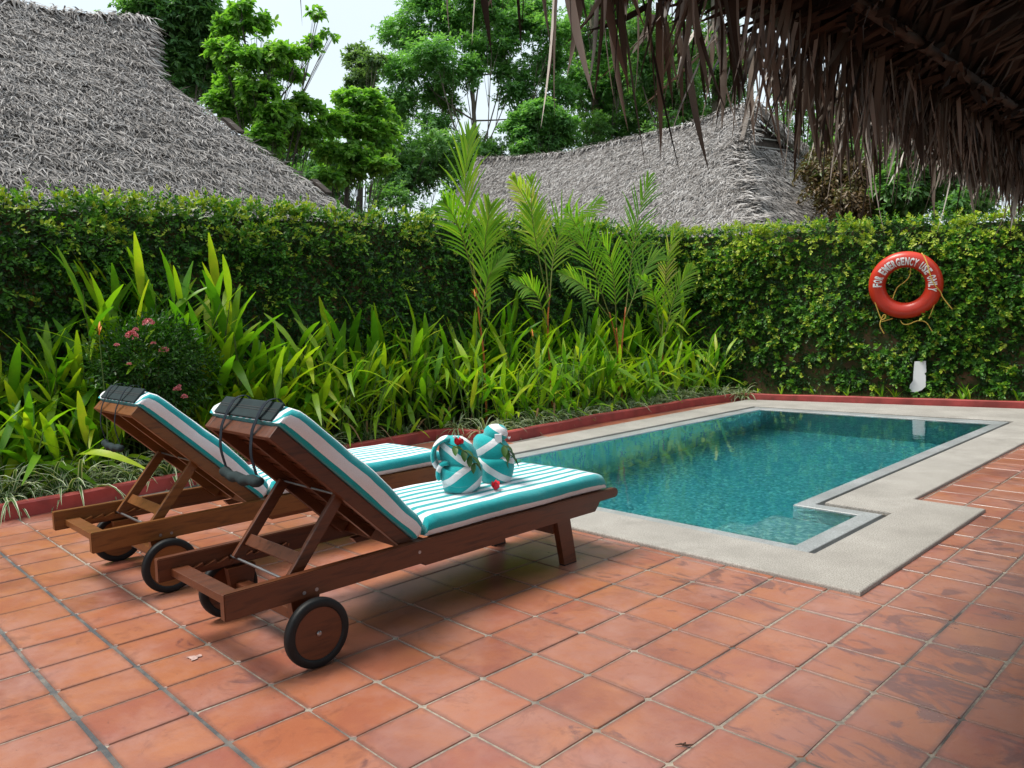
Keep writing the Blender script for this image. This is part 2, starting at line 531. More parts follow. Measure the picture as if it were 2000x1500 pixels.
M_SEAM = mat_plain("seam_black", (0.008, 0.009, 0.010), 0.7)
M_TOW_SEAT = mat_towel("towel_seat", 'uv', 0.0)
M_TOW_BACK = mat_towel("towel_back", 'uv', 1.0)
M_TOW_D1 = mat_towel("towel_roll_a", 'diag', 0.6)
M_TOW_D2 = mat_towel("towel_roll_b", 'diag', -1.3)
M_TOWEL_WHITE = mat_plain("towel_white", (0.8, 0.8, 0.82), 0.95, 0, 0.05, 30, 0.3)
M_RING = mat_plain("ring_orange", (0.54, 0.036, 0.016), 0.34, 0, 0.12, 6, 0.15)
M_TEXT = mat_plain("ring_lettering", (0.80, 0.80, 0.80), 0.5, 0, 0.06, 30)
M_ROPE = mat_plain("yellow_rope", (0.75, 0.50, 0.10), 0.8, 0, 0.25, 60, 0.4)
M_WALLP = None
# ------------------------------------------------------------------ ground, terrace
def grid_ground():
    mb = MB()
    X = [-300, -3.06, 0.27, 300]; Y = [-300, 2.0, 7.75, 300]
    z = -0.012
    for i in range(3):
        for j in range(3):
            if i == 1 and j == 1: continue
            mb.add([(X[i], Y[j], z), (X[i + 1], Y[j], z), (X[i + 1], Y[j + 1], z), (X[i], Y[j + 1], z)], [(0, 1, 2, 3)])
    bmj = mb.mesh("ground")
    o = link("ground", bmj, None, M_SOIL)
    props(o, kind="structure")
grid_ground()

KERB = [(-3.62, -4.0), (-3.96, -0.62), (-4.36, 3.33), (-4.30, 3.46), (-3.62, 3.62), (-3.73, 5.23), (-3.74, 7.23), (-3.62, 8.22), (-0.34, 8.95), (3.2, 9.72)]
def kerb():
    mb = MB()
    w, h = 0.085, 0.10
    pts = [Vector((x, y, 0)) for x, y in KERB]
    nrm = []
    for i in range(len(pts)):
        a = pts[max(i - 1, 0)]; b = pts[min(i + 1, len(pts) - 1)]
        t = (b - a).normalized(); nrm.append(Vector((-t.y, t.x, 0)))
    # subdivide for a slightly uneven hand-painted edge
    P = []; Q = []
    for i in range(len(pts) - 1):
        n = max(1, int((pts[i + 1] - pts[i]).length / 0.25))
        for k in range(n):
            f = k / n
            P.append(pts[i].lerp(pts[i + 1], f)); Q.append(nrm[i].lerp(nrm[i + 1], f).normalized())
    P.append(pts[-1]); Q.append(nrm[-1])
    vs = []; fs = []
    for p, q in zip(P, Q):
        j = rnd.uniform(-.004, .004)
        prof = [(0, -0.011), (0.0 + j, h - 0.010), (0.010, h + j), (w - .01, h + j), (w, h - .012), (w + 0.004, -0.011)]
        for d, z in prof: vs.append(p + q * d + Vector((0, 0, z)))
    n = 6
    for i in range(len(P) - 1):
        for k in range(n - 1):
            fs.append((i * n + k, i * n + k + 1, (i + 1) * n + k + 1, (i + 1) * n + k))
    fs.append(tuple(range(n))); fs.append(tuple((len(P) - 1) * n + k for k in range(n))[::-1])
    mb.add(vs, fs)
    o = mb.build("kerb", M_KERB)
    props(o, kind="structure")
kerb()

# grout bed of the terrace (one sheet around the pool), tiles on it
def poly_obj(name, rings, z, mat, thick=0.0, bev=0.0, kind="structure"):
    """rings[0] outer, others holes; filled flat face, extruded down by thick"""
    bm = bmesh.new()
    edges = []
    for r_ in rings:
        vs = [bm.verts.new((x, y, z)) for x, y in r_]
        for i in range(len(vs)):
            edges.append(bm.edges.new((vs[i], vs[(i + 1) % len(vs)])))
    bmesh.ops.triangle_fill(bm, use_beauty=True, use_dissolve=True, edges=edges, normal=(0, 0, 1))
    for f in bm.faces:
        if f.normal.z < 0: f.normal_flip()
    top = list(bm.faces)
    if thick > 0:
        r_ = bmesh.ops.extrude_face_region(bm, geom=top)
        nv = [g for g in r_["geom"] if isinstance(g, bmesh.types.BMVert)]
        for v in nv: v.co.z -= thick
        bmesh.ops.recalc_face_normals(bm, faces=bm.faces)
        if bev > 0:
            ed = [e for e in bm.edges if len(e.link_faces) == 2 and abs(e.verts[0].co.z - z) < 1e-6 and abs(e.verts[1].co.z - z) < 1e-6
                  and any(abs(f.normal.z) < 0.5 for f in e.link_faces)]
            bmesh.ops.bevel(bm, geom=ed, offset=bev, segments=3, affect='EDGES', profile=0.5)
    me = bpy.data.meshes.new(name); bm.to_mesh(me); bm.free()
    o = link(name, me, None, mat)
    if kind: o["kind"] = kind
    return o

HOLE = [(-3.05, 2.03), (0.26, 2.03), (0.26, 3.05), (-0.15, 3.05), (-0.15, 7.72), (-3.05, 7.58)]
tr_out = [(-4.32, 3.36), (-3.60, 3.70), (-3.70, 5.23), (-3.72, 7.23), (-3.6, 8.2), (-0.34, 8.93), (3.1, 9.6), (3.1, -4.0), (-3.64, -4.0), (-3.98, -0.62)]
terrace = poly_obj("terrace", [tr_out, HOLE], -0.0030, MG)

COPE_OUT = [(-3.40, 1.605), (0.636, 1.600), (0.635, 3.480), (0.233, 3.485), (0.233, 9.04), (-3.50, 8.23)]
coping = poly_obj("pool_coping", [COPE_OUT, [(-3.035, 2.0), (0.255, 2.0), (0.255, 3.056), (-0.150, 3.056), (-0.165, 7.72), (-3.035, 7.56)]], 0.020, M_COPE, 0.06, 0.010)
WATER = [(-2.87, 2.10), (0.110, 2.10), (0.110, 2.915), (-0.290, 2.915), (-0.310, 7.46), (-2.84, 7.35)]
BORD_OUT = [(-3.003, 2.003), (0.214, 2.003), (0.214, 3.014), (-0.190, 3.014), (-0.206, 7.685), (-3.0, 7.535)]
border = poly_obj("pool_border", [BORD_OUT, WATER], 0.010, M_GRAN, 0.09, 0.006)

def inside(poly, x, y):
    c = False
    for i in range(len(poly)):
        x1, y1 = poly[i]; x2, y2 = poly[(i + 1) % len(poly)]
        if (y1 > y) != (y2 > y) and x < (x2 - x1) * (y - y1) / (y2 - y1) + x1: c = not c
    return c

# drain channel floor under the slot, pool basin
slotf = poly_obj("overflow_channel", [[(x, y) for x, y in [(-3.05, 2.03), (0.26, 2.03), (0.26, 3.06), (-0.14, 3.06), (-0.14, 7.75), (-3.06, 7.60)]], WATER], -0.075, M_SLOT)

def basin():
    mb = MB()
    zt, zb = -0.078, -1.50
    P = WATER
    n = len(P)
    vs = [(x, y, 0.002) for x, y in P] + [(x, y, zb) for x, y in P]
    fs = [(i, (i + 1) % n, (i + 1) % n + n, i + n) for i in range(n)] + [tuple(range(n, 2 * n))]
    mb.add(vs, fs)
    me = mb.mesh("pool_basin")
    o = link("pool_basin", me, None, M_MOS); o["kind"] = "structure"
    # steps in the alcove, one block per step
    for k, (x0, y1, z) in enumerate(((-0.42, 2.913, -0.30), (-0.72, 2.98, -0.62), (-1.0, 3.02, -0.94))):
        s = MB(); s.box(x0, 0.108, 2.102, min(y1, 2.913), z - 0.34 if k < 2 else -1.499, z, 0.006)
        so = s.build("pool_step", M_MOS, o)
    return o
basin()

def water():
    bm = bmesh.new()
    # closed body of water : surface 8 mm under the border, inset 1 mm from the basin
    cx, cy = -1.4, 4.6
    vs = []
    P = [(x - 0.001 * (1 if x > cx else -1), y - 0.001 * (1 if y > cy else -1)) for x, y in WATER]
    P[2] = (P[2][0], WATER[2][1] - 0.001); P[3] = (P[3][0], WATER[3][1] - 0.001)
    top = [bm.verts.new((x, y, 0.002)) for x, y in P]
    f = bm.faces.new(top)
    r_ = bmesh.ops.extrude_face_region(bm, geom=[f])
    for g in r_["geom"]:
        if isinstance(g, bmesh.types.BMVert): g.co.z = -1.51
    bmesh.ops.recalc_face_normals(bm, faces=bm.faces)
    me = bpy.data.meshes.new("pool_water"); bm.to_mesh(me); bm.free()
    o = link("pool_water", me, None, M_WATER); o["kind"] = "structure"
water()

# tiles
TX, TY = 0.25, 0.26
def tile_template(k):
    r2 = random.Random(100 + k)
    bm = bmesh.new()
    hx, hy = TX / 2 - 0.0034, TY / 2 - 0.0034
    # outline with rounded, slightly worn corners
    pts = []
    for sx, sy in ((1, 1), (-1, 1), (-1, -1), (1, -1)):
        c = r2.uniform(0.004, 0.012)
        a = (sx * (hx - c), sy * hy); b = (sx * hx, sy * (hy - c))
        pts += [b, a] if sx * sy > 0 else [a, b]
    pts = [(x + r2.uniform(-.0012, .0012), y + r2.uniform(-.0012, .0012)) for x, y in pts]
    top = [bm.verts.new((x * .982, y * .982, 0)) for x, y in pts]
    mid = [bm.verts.new((x, y, -0.003)) for x, y in pts]
    bot = [bm.verts.new((x, y, -0.012)) for x, y in pts]
    bm.faces.new(top)
    n = len(pts)
    for A, B in ((top, mid), (mid, bot)):
        for i in range(n):
            f = bm.faces.new((A[i], A[(i + 1) % n], B[(i + 1) % n], B[i]))
    bmesh.ops.recalc_face_normals(bm, faces=bm.faces)
    me = bpy.data.meshes.new("floor_tile"); bm.to_mesh(me); bm.free()
    me.materials.append(MT)
    return me
tiles_me = [tile_template(k) for k in range(6)]
cand = []
for i in range(-14, 40):
    for j in range(-18, 13):
        x, y = (j + .5) * TX, (i + .5) * TY
        # inside terrace, not under the coping entirely
        cs = [(x + a * TX * .5, y + b * TY * .5) for a in (-1, 1) for b in (-1, 1)]
        if not any(inside(tr_out, *c) for c in cs): continue
        if all(inside(COPE_OUT, *c) for c in cs): continue
        if not all(inside(tr_out, *c) for c in cs) and x < -3 and (not inside(tr_out, x, y)): continue
        d = Vector((x, y, 0)) - CP
        dep = d.dot(CF)
        if dep > 0.2:
            u = 1000 + 1514 * d.dot(CR) / dep; v = 750 - 1514 * d.dot(CU) / dep
            vis = -150 < u < 2150 and v < 1700
        else: vis = False
        cand.append((0 if vis else 1, d.length, x, y))
cand.sort()
rest = []
def tile_z(x, y):
    return rnd.uniform(-0.0012, 0.0012)
for k, (nv, dd, x, y) in enumerate(cand):
    rz = rnd.uniform(-.008, .008)
    z = tile_z(x, y); tx, ty = rnd.uniform(-.007, .007), rnd.uniform(-.007, .007)
    if k < 300:
        o = link("floor_tile", tiles_me[rnd.randrange(6)], terrace)
        o.location = (x + rnd.uniform(-.0015, .0015), y + rnd.uniform(-.0015, .0015) - .006 * (y < -.78) - .007 * (y < -1.04) - .005 * (y < -1.3), z)
        o.rotation_euler = (tx, ty, rz + rnd.choice((0, math.pi)))
    else:
        rest.append((x, y, z, rz))
V = []; F = []; Cc = []
for (x, y, z, rz) in rest:
    me = tiles_me[rnd.randrange(6)]; b = len(V)
    c, s = math.cos(rz), math.sin(rz)
    t = rnd.random()
    for v in me.vertices:
        V.append((x + v.co.x * c - v.co.y * s, y + v.co.x * s + v.co.y * c, z + v.co.z)); Cc.append(t)
    for p in me.polygons:
        F.append([b + q for q in p.vertices])
me = bpy.data.meshes.new("distant_tiles"); me.from_pydata(V, [], F)
a = me.color_attributes.new("tint", 'FLOAT_COLOR', 'POINT')
a.data.foreach_set("color", np.repeat(np.array(Cc, dtype=np.float32), 4))
link("distant_tiles", me, terrace, MT_FAR)["kind"] = "stuff"

# dried whitish splash
def splash(px, py, r_, label):
    c = on_z(px, py, .0022); mb = MB(); vs = []
    for k in range(18):
        a = k * 2 * math.pi / 18; q = r_ * (1 + .35 * math.sin(3 * a + px) + .2 * math.sin(7 * a))
        vs.append(c + Vector((math.cos(a) * q * 1.0, math.sin(a) * q * 1.1, 0)))
    mb.add(vs + [v + Vector((0, 0, .0012)) for v in vs], [tuple(range(18, 36))] + [(k, (k + 1) % 18, (k + 1) % 18 + 18, k + 18) for k in range(18)])
    o = mb.build("dried_splash", mat_plain("dried_splash", (0.44, 0.30, 0.27), 0.7, 0, 0.3, 60)); props(o, label, "splash")
splash(380, 1284, .020, "pale dried splash on a tile left of the near lounger's wheel")
# small dry twig and crumbs on the tiles
tw = MB()
p0 = on_z(1318, 1455, 0.004)
tw.tube([p0, p0 + Vector((.012, .012, .003)), p0 + Vector((.026, .020, .001)), p0 + Vector((.04, .034, .003))], [.001, .003, .0035, .001], 6)
tw.tube([p0 + Vector((.018, .012, .002)), p0 + Vector((.020, .024, .005))], [.0035, .002], 5)
o = tw.build("dry_twig", mat_plain("twig_brown", (0.06, 0.03, 0.018), 0.9))
props(o, "tiny dark dry twig lying on a terracotta tile near the bottom right", "twig")

# ------------------------------------------------------------------ garden walls covered in creeping fig
def mat_wall():
    m, n, l, b = newmat("wall_plaster"); geo = n.new("ShaderNodeNewGeometry").outputs["Position"]
    c = ramp(n, l, noise(n, l, geo, 3.0, 5, .7), [(0.35, (0.10, 0.05, 0.03)), (0.6, (0.26, 0.12, 0.07)), (0.75, (0.30, 0.20, 0.14))])
    c = mixc(n, l, ramp(n, l, noise(n, l, geo, 7.0, 5, .7), [(0.42, 0.95), (0.62, 0.15)]), c, (0.045, 0.075, 0.018))
    l.new(c, b.inputs["Base Color"]); b.inputs["Roughness"].default_value = .95
    bump(n, l, b, noise(n, l, geo, 30, 5, .7), .8, .01)
    return m
M_PLASTER = mat_wall()
FIG = [(0.0, (0.012, 0.038, 0.008)), (0.3, (0.028, 0.095, 0.013)), (0.6, (0.070, 0.215, 0.024)), (0.84, (0.155, 0.35, 0.032)), (1.0, (0.40, 0.48, 0.05))]
M_FIG = mat_foliage("creeping_fig_leaf", FIG, 0.30)
M_TWIG = mat_plain("creeper_stem", (0.10, 0.065, 0.04), 0.9, 0, 0.3, 10)

WL0, WL1 = Vector((-5.30, -3.6, 0)), Vector((-5.16, 9.15, 0))         # left wall, seen face towards +X
WR0, WR1 = Vector((-5.16, 9.10, 0)), Vector((3.2, 10.55, 0))          # far wall, seen face towards -Y
def wall_h_left(y): return 2.29 + 0.030 * (y + 0.3)
def wall_h_right(x): return 2.55 - 0.035 * (x + 5.0)

def wall(name, A, B, inward, hfun, label, nleaf, bright):
    root = empty(name, tuple(A), 0, label, "garden wall")
    L = (B - A).length; t = (B - A).normalized(); nrm = inward
    mb = MB()
    n = 24; vs = []; fs = []
    for i in range(n + 1):
        p = A + t * (L * i / n)
        h = hfun(p) - 0.10
        back = p - nrm * 0.20
        vs += [p, p + Vector((0, 0, h)), back + Vector((0, 0, h)), back]
    for i in range(n):
        for k in range(4):
            fs.append((i * 4 + k, i * 4 + (k + 1) % 4, (i + 1) * 4 + (k + 1) % 4, (i + 1) * 4 + k))
    fs += [(0, 1, 2, 3), (n * 4 + 3, n * 4 + 2, n * 4 + 1, n * 4)]
    mb.add(vs, fs)
    mb.build("wall_masonry", M_PLASTER, root)
    # leaves: a flat inner coat and outer sprays
    def hum(a, b, s, seed):        # cheap smooth noise
        r2 = np.random.default_rng(seed)
        out = 0
        for k in range(7):
            fx, fy, ph = r2.uniform(.6, 2.6) * s, r2.uniform(.6, 2.6) * s, r2.uniform(0, 6.28)
            out = out + np.sin(a * fx * r2.choice((-1, 1)) + b * fy + ph)
        return out / 7 * 1.8
    A_, t_, n_ = np.array(A), np.array(t), np.array(nrm)
    m = int(nleaf * 0.42)
    s = rng.uniform(0, L, m); hh = np.array([hfun(A + t * float(q)) for q in s]); z = rng.uniform(0.02, 1, m) * hh
    bump_ = np.clip(hum(s, z, 2.2, 5) * 0.5 + 0.5 + .25 * hum(s, z, 6.5, 6), 0, 1); AMP = .17 if bright else .11
    # bare patches low on the far wall
    keep = np.ones(m, bool)
    if bright:
        bare = (hum(s, z * 1.5, 3.0, 9) > 0.30) & (z < 0.95) & (rng.random(m) < 0.80)
        keep = ~bare
        keep &= ~((z < 0.12) & (rng.random(m) < .6))
    P = A_ + t_ * s[:, None] + n_ * (0.01 + AMP * .75 * bump_ * rng.random(m) ** .5)[:, None] + np.array([0, 0, 1]) * z[:, None]
    D = unit(n_ * 0.35 + t_ * rng.normal(0, .7, (m, 1)) + np.array([0, 0, 1.0]) * rng.normal(-.25, .6, (m, 1)))
    Nn = unit(n_ + 0.35 * rng.normal(size=(m, 3)) + np.array([0, 0, .35]))
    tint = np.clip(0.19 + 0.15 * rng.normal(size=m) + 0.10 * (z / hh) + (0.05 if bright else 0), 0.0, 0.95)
    P, D, Nn, tint = P[keep], D[keep], Nn[keep], tint[keep]
    L1 = rng.uniform(.030, .055, len(P)) * (1.0 if bright else .9)
    # sprays
    q = int(nleaf * 0.58 / 9)
    s2 = rng.uniform(0, L, q); h2 = np.array([hfun(A + t * float(k)) for k in s2])
    zz = 1 - rng.random(q) ** (1.25 if not bright else 1.05) * .97
    z2 = zz * h2
    b2 = np.clip(hum(s2, z2, 2.2, 5) * 0.5 + 0.5 + .25 * hum(s2, z2, 6.5, 6), 0, 1)
    pr = 0.12 + 0.88 * b2
    if not bright: pr = pr * (0.35 + 0.65 * zz)
    else:
        pr = pr * np.where((hum(s2, z2 * 1.5, 3.0, 9) > 0.25) & (z2 < 1.0), .12, 1.0)
    kk = rng.random(q) < pr
    s2, h2, z2, b2, zz = s2[kk], h2[kk], z2[kk], b2[kk], zz[kk]; q = len(s2)
    base = A_ + t_ * s2[:, None] + n_ * (0.03 + AMP * b2)[:, None] + np.array([0, 0, 1]) * z2[:, None]
    tdir = unit(n_ * rng.uniform(.3, 1.1, (q, 1)) + t_ * rng.normal(0, .55, (q, 1)) + np.array([0, 0, 1.0]) * (rng.normal(.05, .45, (q, 1)) + 0.9 * (zz[:, None] > .93)))
    ln = rng.uniform(.06, .17, q) * (0.75 + 0.5 * zz)
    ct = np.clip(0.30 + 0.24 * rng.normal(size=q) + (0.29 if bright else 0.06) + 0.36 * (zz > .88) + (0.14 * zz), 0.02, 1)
    PP = []; DD = []; NN = []; TT = []; LL = []
    for k in range(9):
        f = (k + .5) / 9
        droop = -0.25 * f * f
        pk = base + tdir * (ln * f)[:, None] + np.array([0, 0, 1]) * (droop * ln)[:, None]
        side = unit(np.cross(tdir, n_ + rng.normal(0, .2, (q, 3)))) * (1 if k % 2 else -1)
        dk = unit(tdir * (0.5 + f) + side * (1.0 - .6 * f) + rng.normal(0, .25, (q, 3)))
        PP.append(pk); DD.append(dk); NN.append(unit(n_ * .8 + np.array([0, 0, .9]) + rng.normal(0, .35, (q, 3))))
        TT.append(np.clip(ct + 0.20 * (f - .4) + rng.normal(0, .07, q), 0, 1)); LL.append(rng.uniform(.036, .070, q) * (1.12 - .35 * f) * (1.05 if bright else .85))
    # upright sprigs standing above the top edge
    qs = int(L * 38)
    s3 = rng.uniform(0, L, qs); h3 = np.array([hfun(A + t * float(k)) for k in s3])
    b3 = A_ + t_ * s3[:, None] + n_ * rng.uniform(-.20, .12, (qs, 1)) + np.array([0, 0, 1]) * (h3 - .06)[:, None]
    d3 = unit(np.array([0, 0, 1.0]) + rng.normal(0, .28, (qs, 3)))
    l3 = rng.uniform(.05, .16, qs) * (1 + 0.5 * hum(s3, s3 * 0, 3.5, 21)) * np.where(rng.random(qs) < .10, 1.8, 1.0)
    l3 = np.clip(l3, .03, .34)
    c3 = np.clip(rng.normal(.66, .13, qs), 0.2, 1)
    for k in range(10):
        f = (k + .5) / 10
        ang = k * 2.4 + s3 * 7
        e1 = unit(np.cross(d3, n_)); e2 = np.cross(d3, e1)
        rad = e1 * np.cos(ang)[:, None] + e2 * np.sin(ang)[:, None]
        PP.append(b3 + d3 * (l3 * f)[:, None]); DD.append(unit(rad + d3 * .7)); NN.append(unit(d3 - rad * .6))
        TT.append(np.clip(c3 + .25 * (f - .5), 0, 1)); LL.append(rng.uniform(.028, .050, qs) * (1.1 - .4 * f))
    P2, D2, N2, T2, L2 = map(np.concatenate, (PP, DD, NN, TT, LL))
    P = np.concatenate([P, P2]); D = np.concatenate([D, D2]); Nn = np.concatenate([Nn, N2]); tint = np.concatenate([tint, T2]); LL_ = np.concatenate([L1, L2])
    if bright:
        q0 = np.array(on_wallR(1794, 735, .19)); rel = P - q0
        kp = ~((np.abs(rel @ t_) < .115) & (np.abs(rel[:, 2]) < .21) & (rel @ n_ > -.10))
        P, D, Nn, tint, LL_ = P[kp], D[kp], Nn[kp], tint[kp], LL_[kp]
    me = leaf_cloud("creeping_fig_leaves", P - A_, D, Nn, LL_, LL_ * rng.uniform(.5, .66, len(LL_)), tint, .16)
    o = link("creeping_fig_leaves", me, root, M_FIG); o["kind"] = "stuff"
    # bare woody runners
    mb = MB()
    for _ in range(int(L * 5)):
        s0 = rnd.uniform(.1, L - .3); z0 = rnd.uniform(.02, hfun(A + t * s0) * .9)
        p = A + t * s0 + Vector((0, 0, z0)) + nrm * .03; pts = [p.copy()]
        d = (t * rnd.uniform(-1, 1) + Vector((0, 0, rnd.uniform(-.6, 1)))).normalized()
        for k in range(4):
            d = (d + t * rnd.uniform(-.4, .4) + Vector((0, 0, rnd.uniform(-.3, .3)))).normalized()
            p = p + d * rnd.uniform(.05, .11) + nrm * rnd.uniform(-.008, .022); pts.append(p.copy())
        mb.tube(pts, [.003] * 4 + [.0015], 4, False)
    o = mb.build("creeper_stem", M_TWIG, root); o["kind"] = "stuff"
    return root
tL = (WL1 - WL0).normalized(); nL = Vector((tL.y, -tL.x, 0))
tR = (WR1 - WR0).normalized(); nR = Vector((tR.y, -tR.x, 0))
def on_wallR(px, py, off=0.0):
    d = ray(px, py); p0 = WR0 + nR * off
    return CP + d * ((p0 - CP).dot(nR) / d.dot(nR))
wall_left = wall("garden_wall", WL0, WL1, nL, lambda p: wall_h_left(p.y), "long left boundary wall thickly covered in creeping fig, behind the planted bed", 230000, False)
wall_far = wall("garden_wall", WR0, WR1, nR, lambda p: wall_h_right(p.x), "far boundary wall covered in creeping fig with the orange life ring on it", 130000, True)

# white plate low on the far wall
pl = MB()
pts = [(1786, 706), (1808, 705), (1809, 727), (1805, 730), (1808, 733), (1808, 755), (1800, 762), (1790, 766), (1776, 765), (1777, 752), (1783, 744), (1784, 728)]
fr = [on_wallR(x, y, .19) for x, y in pts]; bk = [p - nR * .03 for p in fr]; k = len(pts)
pl.add(fr + bk, [tuple(range(k)), tuple(range(k, 2 * k))[::-1]] + [(i, (i + 1) % k, (i + 1) % k + k, i + k) for i in range(k)])
o = pl.build("wall_plate", mat_plain("white_board", (0.82, 0.83, 0.85), 0.5, 0, 0.04, 9))
props(o, "broken white board leaning low against the far creeper wall, right of the pool corner", "board")

# ------------------------------------------------------------------ life ring
def life_ring():
    c = on_wallR(1768, 557, 0.31)
    scale = (c - CP).dot(CF) / 1514.18           # metres per pixel
    Rm = 50.2 * scale; rt = 15.6 * scale
    X = tR; Z = Vector((0, 0, 1))
    # leans forward at the top a little, turned towards the viewer
    nn = (nR + Vector((0.06, 0, -0.18))).normalized()
    X = Z.cross(nn).normalized() * 1.0
    X = -nn.cross(Z).normalized()
    Y = nn.cross(X).normalized()
    if Y.z < 0: Y = -Y
    if X.dot(CR) < 0: X = -X
    root = empty("life_ring", tuple(c), 0, "orange life ring hanging on the far creeper wall, lettered in white", "life ring")
    mb = MB(); nu, nv = 72, 24
    vs = []; fs = []
    for i in range(nu):
        a = 2 * math.pi * i / nu
        er = X * math.cos(a) + Y * math.sin(a)
        for j in range(nv):
            b = 2 * math.pi * j / nv
            vs.append(c + er * (Rm + rt * math.cos(b)) + nn * (rt * 0.92 * math.sin(b)))
    for i in range(nu):
        for j in range(nv):
            fs.append((i * nv + j, ((i + 1) % nu) * nv + j, ((i + 1) % nu) * nv + (j + 1) % nv, i * nv + (j + 1) % nv))
    mb.add(vs, fs)
    mb.build("ring_body", M_RING, root, True)
    # lettering, each character bent onto the ring
    text = "FOR EMERGENCY USE ONLY"
    a0, a1 = R(180), R(-14)
    widths = {"M": 1.35, "I": .5, " ": .62, "W": 1.3, "N": 1.1, "G": 1.1, "O": 1.05}
    tot = sum(widths.get(ch, 1.0) for ch in text); pos = 0
    for ch in text:
        w = widths.get(ch, 1.0); ac = a0 + (a1 - a0) * (pos + w / 2) / tot; pos += w
        if ch == " ": continue
        cu = bpy.data.curves.new("letter", 'FONT'); cu.body = ch; cu.align_x = 'CENTER'; cu.offset = 0.045; cu.resolution_u = 3
        ob = bpy.data.objects.new("letter", cu); COL.objects.link(ob)
        dg = bpy.context.evaluated_depsgraph_get(); dg.update()
        tmp = bpy.data.meshes.new_from_object(ob.evaluated_get(dg))
        bpy.data.objects.remove(ob)
        xs = [v.co.x for v in tmp.vertices]; ys = [v.co.y for v in tmp.vertices]
        cx = (min(xs) + max(xs)) / 2; hgt = 0.70
        wid = max(xs) - min(xs)
        darc = abs(a1 - a0) / tot * w * 0.84
        bm = bmesh.new(); bm.from_mesh(tmp)
        bmesh.ops.triangulate(bm, faces=bm.faces)
        bmesh.ops.subdivide_edges(bm, edges=[e for e in bm.edges if e.calc_length() > .15], cuts=2, use_grid_fill=False)
        bmesh.ops.triangulate(bm, faces=bm.faces)
        for v in bm.verts:
            a = ac - (v.co.x - cx) / wid * darc
            h = (v.co.y - 0.35) / hgt                      # -0.5 .. 0.5 across the tube
            bb = math.pi / 2 - h * 0.92 + 0.12             # angle round the tube, 90 deg faces out
            er = X * math.cos(a) + Y * math.sin(a)
            v.co = er * (Rm + (rt * 1.03) * math.cos(bb)) + nn * ((rt * .92 + .0035) * math.sin(bb))
        me = bpy.data.meshes.new("letter"); bm.to_mesh(me); bm.free()
        link("letter", me, root, M_TEXT)
    # ropes, traced at their real distance on the ring's front
    def at_r(px, py, off): 
        d = ray(px, py); p0 = c + nn * off
        return CP + d * ((p0 - CP).dot(nn) / d.dot(nn))
    ropes = [
        [(1709, 532, .0), (1704, 550, .01), (1704, 565, .02), (1708, 585, .03), (1713, 602, .03), (1718, 616, .02), (1722, 624, .02), (1728, 622, .02), (1730, 616, .02), (1726, 615, .02), (1722, 622, .015), (1719, 632, .01), (1720, 640, .0), (1727, 652, .0)],
        [(1722, 628, .015), (1730, 626, .0), (1744, 622, -.03)],
        [(1800, 494, .07), (1806, 503, .09), (1812, 518, .12), (1816, 534, .125), (1822, 550, .12), (1829, 561, .10), (1837, 570, .05), (1841, 580, .03), (1850, 592, .01), (1860, 604, .0)],
        [(1832, 578, -.02), (1825, 595, .0), (1817, 615, .0), (1814, 622, .0)],
        [(1759, 626, -.03), (1764, 633, .0), (1775, 633, .02), (1790, 627, .02), (1803, 627, .01), (1811, 632, .0), (1818, 643, .0), (1824, 650, .0), (1834, 653, .0), (1838, 655, .0), (1834, 661, .0)],
        [(1779, 522, -.02), (1776, 540, -.08), (1765, 552, -.08), (1752, 562, -.08), (1743, 584, -.03)],
    ]
    for pts in ropes:
        P = [at_r(a_, b_, c_ + .035) for a_, b_, c_ in pts]
        # smooth
        Q = []
        for i in range(len(P) - 1):
            p_ = P[max(i - 1, 0)]; q_ = P[i]; r_ = P[i + 1]; s_ = P[min(i + 2, len(P) - 1)]
            for k in range(3):
                u = k / 3
                Q.append(0.5 * ((2 * q_) + (r_ - p_) * u + (2 * p_ - 5 * q_ + 4 * r_ - s_) * u * u + (3 * q_ - p_ - 3 * r_ + s_) * u ** 3))
        Q.append(P[-1])
        m = MB(); m.tube(Q, .0075, 6)
        m.build("rope", M_ROPE, root, True)
    m = MB(); m.tube([at_r(1766, 520, -.16), at_r(1766, 519, .0), at_r(1766, 516, .01)], .008, 6)
    m.build("hook", M_STEEL, root)
life_ring()

